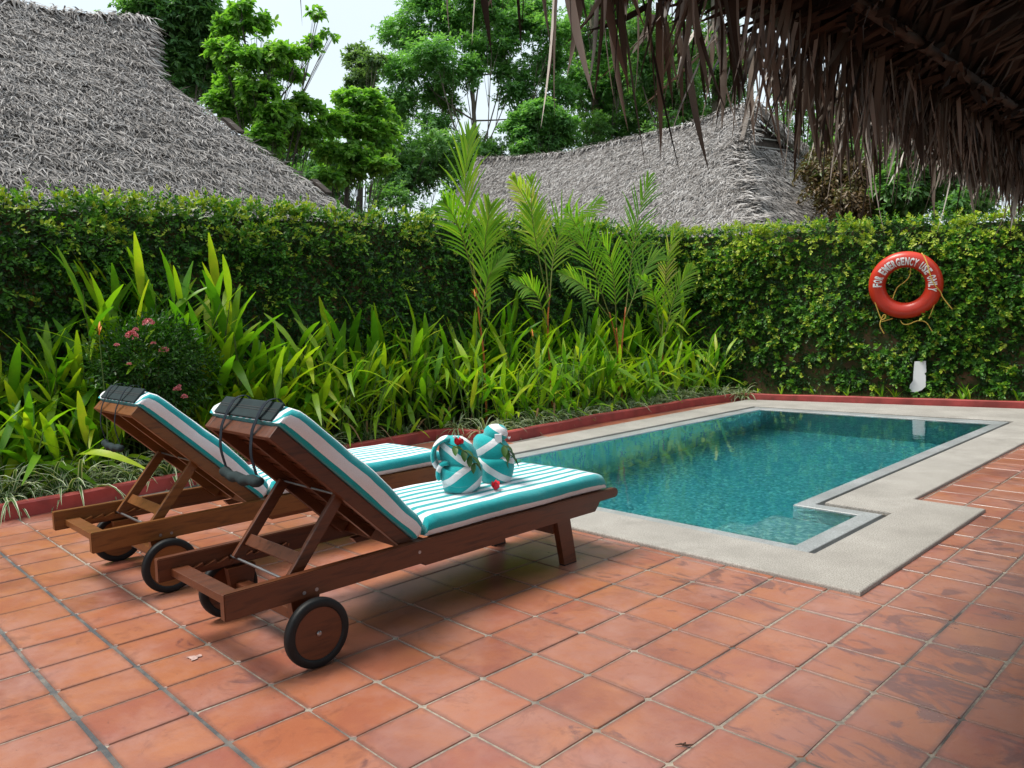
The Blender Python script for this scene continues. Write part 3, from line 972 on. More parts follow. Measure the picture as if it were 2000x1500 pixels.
# ------------------------------------------------------------------ sun loungers
def cushion(parent, wood, xoff):
    """towel covered pad: section swept along seat then back. returns nothing"""
    def sweep(name, path, nrmls, halfw, th, mat, capmat=None, bulge=0.0):
        # section: rounded slab, u runs across the width
        sec = []
        W = halfw
        r_ = min(th * .46, .034)
        def arc(cx, cz, a0, a1, n):
            return [(cx + r_ * math.cos(a0 + (a1 - a0) * k / n), cz + r_ * math.sin(a0 + (a1 - a0) * k / n)) for k in range(n + 1)]
        sec += [(W - .012, 0.0), (W - .002, .006)]
        sec += arc(W - r_, th - r_, 0, math.pi / 2, 5)
        nx = 22
        for k in range(1, nx):
            x = (W - r_) - 2 * (W - r_) * k / nx
            sec.append((x, th + 0.006 * math.cos(x / W * 1.5)))
        sec += arc(-W + r_, th - r_, math.pi / 2, math.pi, 5)
        sec += [(-W + .002, .006), (-W + .012, 0.0)]
        U = [0.0]
        for i in range(1, len(sec)):
            U.append(U[-1] + math.hypot(sec[i][0] - sec[i - 1][0], sec[i][1] - sec[i - 1][1]))
        bm = bmesh.new(); uvl = bm.loops.layers.uv.new("UVMap")
        rows = []
        for pi_, (p, nn) in enumerate(zip(path, nrmls)):
            f = pi_ / (len(path) - 1)
            e = min(f, 1 - f) * (len(path) - 1)
            # rounded ends
            k_in = 1.0 if e >= 2 else (0.55, 0.88)[int(e)]
            row = []
            for (x, z) in sec:
                wob = 0.0016 * math.sin(f * 13 + x * 9) + 0.0010 * math.sin(f * 29 - x * 21)
                zz = z * k_in + (wob if z > th * .5 else 0) + bulge * math.sin(math.pi * f) * (z / th)
                row.append(bm.verts.new(p + Vector((1, 0, 0)) * (x + 0.004 * math.sin(f * 14 + z * 30) * (abs(x) > W * .9)) + nn * zz))
            rows.append(row)
        for a in range(len(rows) - 1):
            for b in range(len(sec) - 1):
                f = bm.faces.new((rows[a][b], rows[a][b + 1], rows[a + 1][b + 1], rows[a + 1][b]))
                for lp, uu, vv in zip(f.loops, (U[b], U[b + 1], U[b + 1], U[b]), (a, a, a + 1, a + 1)):
                    lp[uvl].uv = (uu, vv * .05)
                f.smooth = True
            f = bm.faces.new((rows[a][0], rows[a + 1][0], rows[a + 1][-1], rows[a][-1]))
            for lp in f.loops: lp[uvl].uv = (0.0, 0)
        for row, endu in ((rows[0], 0), (rows[-1], 1)):
            f = bm.faces.new(row)
            for lp, uu in zip(f.loops, U): lp[uvl].uv = (uu, 0)
        bmesh.ops.recalc_face_normals(bm, faces=bm.faces)
        me = bpy.data.meshes.new(name); bm.to_mesh(me); bm.free()
        return link(name, me, parent, mat)
    return sweep

def lounger(dx, dy, rz, wood, label):
    # local frame: x 0 = centre, y 0 = wheel end ... numbers measured from the photo
    XN, XF = 0.3085, -0.3085            # outer faces of the side rails
    root = empty("sun_lounger", (-0.8585 + dx, 0.40 + dy, 0), rz, label, "sun lounger", "wooden sun loungers beside the pool")
    y0 = -0.40
    def B(): return MB()
    def fin(mb, name, mat, parent=None, smooth=False):
        me = mb.mesh(name, smooth)
        return link(name, me, parent or root, mat)
    RT, RB = 0.333, 0.240
    for s in (1, -1):
        mb = B()
        xa, xb = (XN - .035, XN) if s > 0 else (XF, XF + .035)
        tip = []
        cy_, cz_, rr = 1.447 + y0, RT - .024, .024
        for k in range(9):
            a = math.pi / 2 - math.pi * k / 8
            tip.append((cy_ + rr * math.cos(a), cz_ + rr * math.sin(a)))
        poly = [(-.642 + y0, RB + .004), (-.638 + y0, RB), (1.285 + y0, RB), (1.325 + y0, RT - .048)] + tip[::-1] + [(-.638 + y0, RT), (-.642 + y0, RT - .004)]
        mb.prism(poly, xa, xb)
        me = mb.mesh("side_rail")
        bm = bmesh.new(); bm.from_mesh(me)
        bmesh.ops.bevel(bm, geom=[e for e in bm.edges if len(e.link_faces) == 2 and abs(e.link_faces[0].normal.dot(e.link_faces[1].normal)) < .5], offset=.0035, segments=2, affect='EDGES')
        bm.to_mesh(me); bm.free()
        link("side_rail", me, root, wood)
        # front leg
        xi = (XN - .072, XN - .037) if s > 0 else (XF + .037, XF + .072)
        mb = B(); mb.prism([(1.02 + y0, RT - .02), (1.115 + y0, RT - .02), (1.173 + y0, .006), (1.083 + y0, .006)], *xi)
        lg = fin(mb, "leg", wood)
        mb = B(); mb.prism([(1.084 + y0, .0055), (1.172 + y0, .0055), (1.173 + y0, 0), (1.083 + y0, 0)], *xi)
        fin(mb, "foot_pad", M_RUB, lg)
        # wheel bracket and block
        mb = B(); mb.prism([(-.385 + y0, RB - .001), (-.265 + y0, RB - .001), (-.285 + y0, .13), (-.31 + y0, .095), (-.345 + y0, .095), (-.37 + y0, .13)], xi[0], xi[1])
        fin(mb, "axle_bracket", wood)
        mb = B(); mb.prism([(.205 + y0, RB - .002), (.69 + y0, RB - .002), (.675 + y0, RB - .026), (.225 + y0, RB - .026)], *(xi if True else xi))
        fin(mb, "under_batten", wood)
        # ratchet strip with notches on the inner face
        mb = B()
        pts = [(-.58 + y0, RB + .012)]
        yy = -.56
        while yy < -.12:
            pts += [(yy + y0, RB + .034), (yy + .032 + y0, RB + .046), (yy + .036 + y0, RB + .030)]; yy += .052
        pts += [(-.10 + y0, RB + .040), (-.10 + y0, RB + .012)]
        mb.prism(pts, (xi[0] + .016) if s > 0 else (xi[1] - .036), (xi[0] + .036) if s > 0 else (xi[1] - .016))
        # bolts
        fin(mb, "ratchet", wood)
        for by, bz in ((-.35, .262), (-.30, .262), (.17, .29)):
            mb = B(); xo = XN if s > 0 else XF
            mb.tube([(xo - s * .003, by + y0, bz), (xo + s * .0012, by + y0, bz)], .007, 10)
            fin(mb, "bolt", M_STEEL)
        # wheel
        xw = (XN + .030, XN + .064) if s > 0 else (XF - .064, XF - .030)
        xc = (xw[0] + xw[1]) / 2; cyw = -.333 + y0; Rw = .125
        w = empty("wheel", (xc, cyw, Rw)); w.parent = root
        mb = B(); nseg = 48; prof = [(.094, -.015), (.100, -.0175), (.119, -.0175), (.1245, -.010), (.125, 0), (.1245, .010), (.119, .0175), (.100, .0175), (.094, .015)]
        vs = []; fs = []
        for i in range(nseg):
            a = 2 * math.pi * i / nseg
            for r_, x in prof: vs.append((x, r_ * math.cos(a), r_ * math.sin(a)))
        q = len(prof)
        for i in range(nseg):
            for k in range(q):
                fs.append((i * q + k, ((i + 1) % nseg) * q + k, ((i + 1) % nseg) * q + (k + 1) % q, i * q + (k + 1) % q))
        mb.add(vs, fs); fin(mb, "tyre", M_RUB, w, True)
        mb = B(); mb.tube([(-.0125, 0, 0), (-.0115, 0, 0), (.0115, 0, 0), (.0125, 0, 0)], [.0935, .0945, .0945, .0935], 40)
        fin(mb, "wheel_disc", wood, w)
        mb = B(); mb.tube([(0, 0, 0), (s * .0165, 0, 0), (s * .019, 0, 0)], [.0095, .0095, .006], 14)
        fin(mb, "hub_cap", M_STEEL, w)
    # cross pieces of the frame
    xin = XN - .0355
    mb = B(); mb.box(-xin, xin, -.595 + y0, -.530 + y0, RB + .018, RB + .048, .003); fin(mb, "cross_bar", wood)
    mb = B(); mb.box(-xin + .03, xin - .03, 1.035 + y0, 1.075 + y0, .165, .225, .003); fin(mb, "leg_stretcher", wood)
    mb = B(); mb.box(-xin + .036, xin - .036, -.355 + y0, -.305 + y0, .138, .178, .003); fin(mb, "axle_beam", wood)
    mb = B(); mb.tube([(XF - .05, -.333 + y0, .125), (XN + .05, -.333 + y0, .125)], .006, 10); fin(mb, "axle", M_STEEL)
    mb = B(); mb.box(-xin, xin, 1.335 + y0, 1.40 + y0, RT - .05, RT - .004, .003); fin(mb, "cross_bar", wood)
    mb = B(); mb.box(-xin, xin, .19 + y0, .235 + y0, RB + .03, RT - .008, .003); fin(mb, "cross_bar", wood)
    yy = .27
    while yy < 1.32:
        mb = B(); mb.box(-xin, xin, yy + y0, yy + .058 + y0, RT - .014, RT + .004, .002); fin(mb, "seat_slat", wood); yy += .074
    # reclined back
    H = Vector((0, .170 + y0, .296)); E = Vector((0, -.415 + y0, .846))
    d = (E - H).normalized(); nb = Vector((0, d.z, -d.y))          # outward normal of the lying side
    if nb.z < 0: nb = -nb
    LB = (E - H).length
    X = Vector((1, 0, 0))
    for s in (1, -1):
        xx = s * (xin - .022)
        mb = B(); c = (H + E) / 2 + X * xx
        mb.obox(c + nb * .0, X, d, nb, .0165, LB / 2, .026, .003)
        fin(mb, "back_rail", wood)
    mb = B(); mb.obox((H + E) / 2 + nb * .002, X, d, nb, .012, LB / 2 - .03, .018, .002); fin(mb, "centre_stringer", wood)
    mb = B(); mb.obox(E - d * .012 + nb * -.002, X, d, nb, xin - .039, .011, .024, .002); fin(mb, "top_bar", wood)
    k = .05
    while k < LB - .06:
        mb = B(); mb.obox(H + d * (k + .020) + nb * .0215, X, d, nb, xin - .039, .0205, .006, .001); fin(mb, "back_slat", wood); k += .056
    # struts
    S1 = H + d * .405 - nb * .012; S0 = Vector((0, -.355 + y0, .283))
    for s in (1, -1):
        xx = s * (xin - .058)
        mb = B(); mb.beam(S1 + X * xx, S0 + X * xx, .022, .046, Vector((0, 1, 0)), .004); fin(mb, "support_strut", wood)
    u_ = (S1 - S0).normalized()
    mb = B(); mb.obox(S0 + u_ * .085, X, u_, X.cross(u_), xin - .07, .024, .010, .002); fin(mb, "strut_brace", wood)
    mb = B(); mb.tube([S0 + X * -(xin - .004), S0 + X * (xin - .004)], .0055, 10); fin(mb, "support_rod", M_STEEL)
    mb = B(); mb.tube([S1 + X * -(xin - .01), S1 + X * (xin - .01)], .005, 8); fin(mb, "pivot_rod", M_STEEL)
    # pads
    sw = cushion(root, wood, 0)
    th = .080; hw = .290
    n = 40
    # crease point where the two pads meet
    A = Vector((0, .205 + y0, RT + .006)); Z = Vector((0, 0, 1))
    path = [Vector((0, (.225 + (1.392 - .225) * i / n) + y0, RT + .006)) for i in range(n + 1)]
    # ease the ends
    path[1] = path[0] + Vector((0, .012, 0)); path[-2] = path[-1] - Vector((0, .014, 0))
    seat = sw("seat_pad", path, [Z] * (n + 1), hw, th, M_TOW_SEAT)
    n = 34; LB2 = LB + .012
    q0 = .030
    path = [H + nb * .030 + d * (q0 + (LB2 - q0) * i / n) for i in range(n + 1)]
    path[1] = path[0] + d * .012; path[-2] = path[-1] - d * .014
    back = sw("back_pad", path, [nb] * (n + 1), hw, .086, M_TOW_BACK, bulge=.018)
    # slate sleeve closing the head end of the pad, with seams
    Ee = H + nb * .030 + d * LB2
    mb = B(); mb.obox(Ee + nb * .043 + d * .003, X, nb, d, hw - .055, .040, .006, .005); sl = fin(mb, "head_sleeve", M_SLATE)
    for t_ in (.030, .040):
        mb = B(); mb.obox(Ee + nb * (t_ + .010) + d * .0092, X, nb, d, hw - .06, .0014, .001); fin(mb, "zip_seam", M_SEAM, sl)
    # straps and the roll handle
    hz = E + Vector((0, -.012, -.185))
    xs = (-.105, .145) if dx == 0 else (-.13, .075)
    rad = .0065 if dx == 0 else .004
    for x_ in xs:
        p1 = Ee + nb * .10 + d * .004; p2 = Ee + nb * .055 + d * .030; p3 = E - nb * .0 + d * .018 ; p4 = E - nb * .040 - d * .004
        P = [p1 - d * .03, p1, p2, p3, p4, p4 + Vector((0, -.004, -.06)), hz + Vector((0, 0, .02))]
        P = [q + X * (x_ + (.012 if i_ < 3 else 0) * (1 if x_ > 0 else 1)) for i_, q in enumerate(P)]
        Q = []
        for i in range(len(P) - 1):
            a_ = P[max(i - 1, 0)]; b_ = P[i]; c_ = P[i + 1]; e_ = P[min(i + 2, len(P) - 1)]
            for kk in range(4):
                u = kk / 4
                Q.append(0.5 * ((2 * b_) + (c_ - a_) * u + (2 * a_ - 5 * b_ + 4 * c_ - e_) * u * u + (3 * b_ - a_ - 3 * c_ + e_) * u ** 3))
        Q.append(P[-1])
        # flat webbing: ribbon along x
        vs = []; fs = []
        for q_ in Q:
            vs += [q_ + X * -rad * 1.6, q_ + X * rad * 1.6]
        ns = []
        for i in range(len(Q)):
            t_ = (Q[min(i + 1, len(Q) - 1)] - Q[max(i - 1, 0)]).normalized(); ns.append(X.cross(t_).normalized() * .0018)
        off = len(vs)
        for i, q_ in enumerate(Q):
            vs += [q_ + X * -rad * 1.6 + ns[i], q_ + X * rad * 1.6 + ns[i]]
        for i in range(len(Q) - 1):
            a_, b_ = i * 2, i * 2 + 2
            fs += [(a_, a_ + 1, b_ + 1, b_), (off + a_, off + b_, off + b_ + 1, off + a_ + 1), (a_, b_, off + b_, off + a_), (a_ + 1, off + a_ + 1, off + b_ + 1, b_ + 1)]
        mb = B(); mb.add(vs, fs); fin(mb, "strap", M_STRAP)
    mb = B(); x0_, x1_ = xs[0] - .028, xs[1] + .028
    m_ = 14; P = []; RR = []
    for i in range(m_ + 1):
        f = i / m_
        P.append(hz + X * (x0_ + (x1_ - x0_) * f) + Vector((0, 0, -.010 * math.sin(math.pi * f) + .004 * math.sin(f * 19))))
        RR.append((.020 if dx == 0 else .017) * (1 + .08 * math.sin(f * 25)) * (.8 if i in (0, m_) else 1))
    mb.tube(P, RR, 12); fin(mb, "handle_roll", M_SLATE, None, True)
    return root
LA = lounger(0, 0, 0, M_WOOD_A, "nearer dark teak sun lounger with striped pad, the two folded towels on its seat")
LB_ = lounger(-1.217, -0.050, 0, M_WOOD_B, "golden teak sun lounger farther from the camera, nearer the planted bed")

# ------------------------------------------------------------------ rolled towels, flowers, leaves
def lathe(name, prof, seg, deform, mat, parent):
    vs = []; fs = []
    for (z, r_) in prof:
        for k in range(seg):
            a = 2 * math.pi * k / seg
            vs.append(deform(a, z, r_))
    m = len(prof)
    for i in range(m - 1):
        for k in range(seg):
            k2 = (k + 1) % seg
            fs.append((i * seg + k, i * seg + k2, (i + 1) * seg + k2, (i + 1) * seg + k))
    fs.append(tuple(range(seg))[::-1]); fs.append(tuple((m - 1) * seg + k for k in range(seg)))
    mb = MB(); mb.add(vs, fs)
    return link(name, mb.mesh(name, True), parent, mat)

def ribbon_roll(name, path, w, th, side, mat, parent):
    """thick folded towel band along path, width w across side"""
    bm = MB(); vs = []; fs = []
    n = len(path)
    sec = []
    for k in range(12):
        a = 2 * math.pi * k / 12
        ca, sa = math.cos(a), math.sin(a)
        sec.append((math.copysign(abs(ca) ** .55, ca) * w / 2, math.copysign(abs(sa) ** .8, sa) * th / 2))
    for i, p in enumerate(path):
        t = (path[min(i + 1, n - 1)] - path[max(i - 1, 0)]).normalized()
        u = t.cross(side).normalized()
        sc = .7 if i in (0, n - 1) else 1
        for a, b in sec: vs.append(p + side * a * sc + u * b * sc)
    m = 12
    for i in range(n - 1):
        for k in range(m): fs.append((i * m + k, i * m + (k + 1) % m, (i + 1) * m + (k + 1) % m, (i + 1) * m + k))
    fs.append(tuple(range(m))[::-1]); fs.append(tuple((n - 1) * m + k for k in range(m)))
    bm.add(vs, fs)
    return link(name, bm.mesh(name, True), parent, mat)

M_HIB = mat_plain("hibiscus_red", (0.60, 0.012, 0.030), 0.55, 0, 0.35, 60)
M_SPRIG = mat_foliage("sprig_leaf", [(0.0, (0.02, 0.06, 0.012)), (1.0, (0.07, 0.16, 0.03))], 0.2, objvar=1)
def petal_mesh(name, L, W, cup, seg=5):
    vs = []; fs = []
    for i in range(seg + 1):
        f = i / seg
        w = W * math.sin(math.pi * min(1, f * .92 + .06)) ** .7
        z = cup * f * f
        vs += [(-w / 2, L * f, z + .25 * w), (0, L * f, z), (w / 2, L * f, z + .25 * w)]
    for i in range(seg):
        a = i * 3
        fs += [(a, a + 1, a + 4, a + 3), (a + 1, a + 2, a + 5, a + 4)]
    me = bpy.data.meshes.new(name); me.from_pydata(vs, [], fs)
    me.polygons.foreach_set("use_smooth", [True] * len(fs))
    return me
def flower(loc, size, label, tilt=0.0):
    root = empty("red_flower", loc, 0, label, "flower", "red hibiscus blossoms on the towels")
    me = petal_mesh("petal", size, size * .75, size * .55); me.materials.append(M_HIB)
    for k in range(9):
        o = link("petal", me, root)
        o.rotation_euler = (R(5 + 28 * (k % 3)) + tilt, R(rnd.uniform(-25, 25)), k * 2 * math.pi / 9 * 1.0 + rnd.uniform(-.2, .2))
        o.scale = [rnd.uniform(.8, 1.1)] * 3
    return root
SPL = petal_mesh("leaf", .062, .034, -.012, 6); SPL.materials.append(M_SPRIG)
def sprig(pts, label):
    root = empty("leaf_sprig", tuple(pts[0]), 0, label, "sprig", "leafy sprigs tucked into the towels")
    mb = MB(); mb.tube([p - pts[0] for p in pts], [.0022] * (len(pts) - 1) + [.001], 5)
    link("stem", mb.mesh("stem"), root, M_SPRIG)
    for i in range(1, len(pts)):
        for s in (1, -1):
            o = link("leaf", SPL, root)
            t = (pts[i] - pts[i - 1]).normalized()
            dirv = (t * .7 + CR * s * .55 + Vector((0, 0, -.25)) - CF * .25).normalized()
            o.location = pts[i] - pts[0]
            o.rotation_euler = dirv.to_track_quat('Y', 'Z').to_euler()
            o.scale = [rnd.uniform(.75, 1.1)] * 3
    return root

SEAT_Z = RTOP = 0.333 + .006 + .086
def towel_figures():
    toR = Vector((CR.x, CR.y, 0)).normalized(); toC = Vector((-CF.x, -CF.y, 0)).normalized()
    # left figure
    b = on_z(900, 958, SEAT_Z)
    r1 = empty("rolled_towel", tuple(b), 0, "left folded striped towel figure with curled side loop and red flower on top", "folded towel", "folded towel figures on the near lounger")
    def def1(a, z, r_):
        wr = 1 + .035 * math.sin(3 * a + z * 30) + .05 * abs(math.sin(2.5 * a - z * 16)) - .03
        return Vector((math.cos(a) * r_ * wr * 1.0, math.sin(a) * r_ * wr, z)) + toR * (.012 * math.sin(z * 14))
    lathe("lower_roll", [(0, .060), (.003, .076), (.02, .086), (.05, .093), (.085, .096), (.112, .094), (.125, .084), (.130, .066)], 40, def1, M_TOW_D1, r1)
    def def1b(a, z, r_):
        wr = 1 + .05 * math.sin(2 * a + 1) + .06 * abs(math.sin(2 * a + z * 19)) - .03
        return Vector((math.cos(a) * r_ * wr, math.sin(a) * r_ * wr * .85, z)) + toR * (.002 - (z - .13) * .20) 
    lathe("upper_roll", [(.116, .062), (.124, .082), (.15, .092), (.19, .090), (.225, .078), (.245, .060), (.256, .040), (.260, .015)], 36, def1b, M_TOW_D2, r1)
    # curled loop on the left, arching from the crown down to the waist
    P = []
    for k in range(15):
        a = R(78) + R(150) * k / 14
        P.append(toR * (-.055 + .066 * math.cos(a)) + Vector((0, 0, .172 + .078 * math.sin(a))) + toC * (.012))
    ribbon_roll("curled_edge", P, .115, .022, toC, M_TOW_D1, r1)
    P = []
    for k in range(11):
        a = R(215) - R(150) * k / 10
        P.append(toR * (-.062 + .036 * math.cos(a)) + Vector((0, 0, .092 + .050 * math.sin(a))) + toC * (.048))
    ribbon_roll("folded_corner", P, .055, .024, toC, M_TOW_D2, r1)
    def belt(root, r_, z0, z1, a0, a1, w, mat):
        base_a = math.atan2(toC.y, toC.x); P = []
        for k in range(17):
            f = k / 16; a = base_a + R(a0 + (a1 - a0) * f)
            P.append(Vector((math.cos(a) * r_, math.sin(a) * r_, z0 + (z1 - z0) * f + .006 * math.sin(f * 9))))
        return ribbon_roll("towel_fold", P, w, .013, Vector((0, 0, 1)), mat, root)
    belt(r1, .0925, .092, .060, -95, 60, .070, M_TOW_D1)
    # right figure
    b2 = on_z(969, 940, SEAT_Z)
    r2 = empty("rolled_towel", tuple(b2), 0, "right folded striped towel figure with a round knob on top", "folded towel", "folded towel figures on the near lounger")
    lathe("lower_roll", [(0, .056), (.003, .068), (.02, .078), (.06, .088), (.10, .094), (.118, .093), (.128, .080)], 40,
          lambda a, z, r_: Vector((math.cos(a) * r_ * (1 + .03 * math.sin(3 * a + 2) + .05 * abs(math.sin(2 * a + z * 15))), math.sin(a) * r_ * (1 + .04 * abs(math.sin(3 * a - z * 20))), z)), M_TOW_D2, r2)
    lathe("upper_roll", [(.115, .070), (.122, .090), (.15, .096), (.185, .090), (.215, .074), (.232, .052), (.236, .03)], 36,
          lambda a, z, r_: Vector((math.cos(a) * r_ * (1 + .04 * math.sin(2 * a)), math.sin(a) * r_ * .9, z)) - toR * ((z - .12) * .35), M_TOW_D1, r2)
    lathe("towel_knob", [(.205, .040), (.215, .052), (.235, .058), (.258, .054), (.275, .040), (.283, .018)], 28,
          lambda a, z, r_: Vector((math.cos(a) * r_ * 1.08, math.sin(a) * r_, z)) + toR * .004, M_TOW_D2, r2)
    mb = MB(); q = toC * .060 + toR * .018 + Vector((0, 0, .222))
    mb.obox(q, toR, Vector((0, 0, 1)), toC, .017, .021, .006, .002); link("care_label", mb.mesh("care_label"), r2, M_TOWEL_WHITE)
    f1 = b + toC * .062 + toR * .004 + Vector((0, 0, .222))
    flower(tuple(f1), .036, "red blossom tucked on top of the left folded towel", R(30))
    f2 = on_z(968, 957, SEAT_Z + .002)
    flower(tuple(f2), .040, "red blossom lying on the lounger seat in front of the towels", R(15))
    s1 = [f1 + toR * (-.055) + Vector((0, 0, .010)), f1 + toR * (-.02) + Vector((0, 0, .0)) + toC * .015, f1 + toR * .022 + toC * .03 + Vector((0, 0, -.018)), f1 + toR * .050 + toC * .035 + Vector((0, 0, -.045)), f1 + toR * .070 + toC * .04 + Vector((0, 0, -.075))]
    sprig(s1, "leafy green sprig under the red blossom on the left towel")
    g = b2 + toC * .075 + toR * .025 + Vector((0, 0, .205))
    s2 = [g, g + toR * .022 + Vector((0, 0, -.015)) + toC * .01, g + toR * .040 + Vector((0, 0, -.04)) + toC * .012, g + toR * .050 + Vector((0, 0, -.065))]
    sprig(s2, "leafy green sprig hanging on the right towel figure")
    mb = MB()
    root = empty("white_blossom", tuple(g + toR * .045 + Vector((0, 0, .012))), 0, "tiny white blossom at the right edge of the right towel", "flower")
    me = petal_mesh("petal", .014, .011, .006, 3); me.materials.append(M_TOWEL_WHITE)
    for k in range(5):
        o = link("petal", me, root); o.rotation_euler = (R(35), 0, k * 1.2566)
    root = empty("white_blossom", tuple(f1 + toR * -.018 + Vector((0, 0, .030))), 0, "small white blossoms behind the red one on the left towel", "flower")
    for k in range(8):
        o = link("petal", me, root); o.rotation_euler = (R(20 + 30 * (k % 2)), 0, k * .785); o.scale = [1.3] * 3
towel_figures()

# ------------------------------------------------------------------ thatched huts beyond the walls
TH = [(0.0, (0.17, 0.152, 0.140)), (0.15, (0.27, 0.247, 0.232)), (0.5, (0.38, 0.357, 0.342)), (0.8, (0.47, 0.45, 0.44)), (1.0, (0.58, 0.56, 0.55))]
M_TH = mat_thatch("grey_thatch", TH)
M_THB = mat_plain("thatch_bed", (0.13, 0.11, 0.095), 0.95, 0, 0.4, 9, 0.8)
M_HUTW = mat_plain("hut_plaster", (0.42, 0.36, 0.28), 0.9, 0, 0.15, 2)
M_GAB = mat_plain("gable_dark", (0.045, 0.032, 0.025), 0.9, 0, 0.4, 14)

def quad_points(q, n):
    """random points on planar quad/tri q (list of Vectors) + frames"""
    tris = [(q[0], q[1], q[2])] + ([(q[0], q[2], q[3])] if len(q) == 4 else [])
    areas = np.array([((b - a).cross(c - a)).length / 2 for a, b, c in tris])
    k = rng.choice(len(tris), n, p=areas / areas.sum())
    u = rng.random(n); v = rng.random(n); fl = u + v > 1; u[fl] = 1 - u[fl]; v[fl] = 1 - v[fl]
    T = np.array([[list(a), list(b), list(c)] for a, b, c in tris])[k]
    return T[:, 0] + (T[:, 1] - T[:, 0]) * u[:, None] + (T[:, 2] - T[:, 0]) * v[:, None]

def thatch_faces(faces, dens, length, width, org, sag=None):
    PP = []; DD = []; NN = []; TT = []
    for q in faces:
        nrm = (q[1] - q[0]).cross(q[2] - q[0]).normalized()
        if nrm.z < 0: nrm = -nrm
        ar = ((q[1] - q[0]).cross(q[2] - q[0])).length / 2 + (((q[2] - q[0]).cross(q[3] - q[0])).length / 2 if len(q) == 4 else 0)
        n = int(ar * dens)
        P = quad_points(q, n)
        down = Vector((0, 0, -1)); down = (down - nrm * down.dot(nrm)).normalized()
        side = nrm.cross(down)
        n_, d_, s_ = map(np.array, (nrm, down, side))
        # courses : slight shelves every 0.3 m of slope
        a = rng.normal(0, .62, n)
        D = d_ * np.cos(a)[:, None] + s_ * np.sin(a)[:, None] + n_ * rng.uniform(-.05, .38, (n, 1))
        N2 = n_ + rng.normal(0, .45, (n, 3))
        lay = rng.random(n)
        al = P @ d_; ac = P @ s_
        ph = np.mod(al / .34 + .10 * np.sin(ac * 2.1) + .07 * np.sin(ac * 5.3 + 1), 1.0)
        P = P + n_ * (0.015 + 0.060 * lay + .022 * ph)[:, None]
        t = np.clip(0.04 + 0.52 * lay + .07 * ph + rng.normal(0, .16, n), 0.01, .98)
        PP.append(P); DD.append(D); NN.append(N2); TT.append(t)
    P, D, N2, T = map(np.concatenate, (PP, DD, NN, TT))
    if sag is not None: P = sag(P)
    n = len(P)
    return leaf_cloud("thatch_strands", P - np.array(org), D, N2, rng.uniform(.5, 1.3, n) * length, rng.uniform(.6, 1.4, n) * width, T, 1.1, "strip")

def roof_bed(faces, org, sag, parent, name="roof_deck"):
    mb = MB()
    for q in faces:
        m = 8
        a, b, c = q[0], q[1], q[2]; d = q[3] if len(q) == 4 else q[2]
        vs = []
        for i in range(m + 1):
            for j in range(m + 1):
                u, v = i / m, j / m
                vs.append((a * (1 - u) + b * u) * (1 - v) + (d * (1 - u) + c * u) * v)
        if sag is not None: vs = [Vector(p) for p in sag(np.array([list(p) for p in vs]))]
        mb.add([p - Vector(org) for p in vs], [(i * (m + 1) + j, (i + 1) * (m + 1) + j, (i + 1) * (m + 1) + j + 1, i * (m + 1) + j + 1) for i in range(m) for j in range(m)])
    me = mb.mesh(name, False)
    bm = bmesh.new(); bm.from_mesh(me); bmesh.ops.remove_doubles(bm, verts=bm.verts, dist=1e-4); bm.to_mesh(me); bm.free()
    return link(name, me, parent, M_THB)

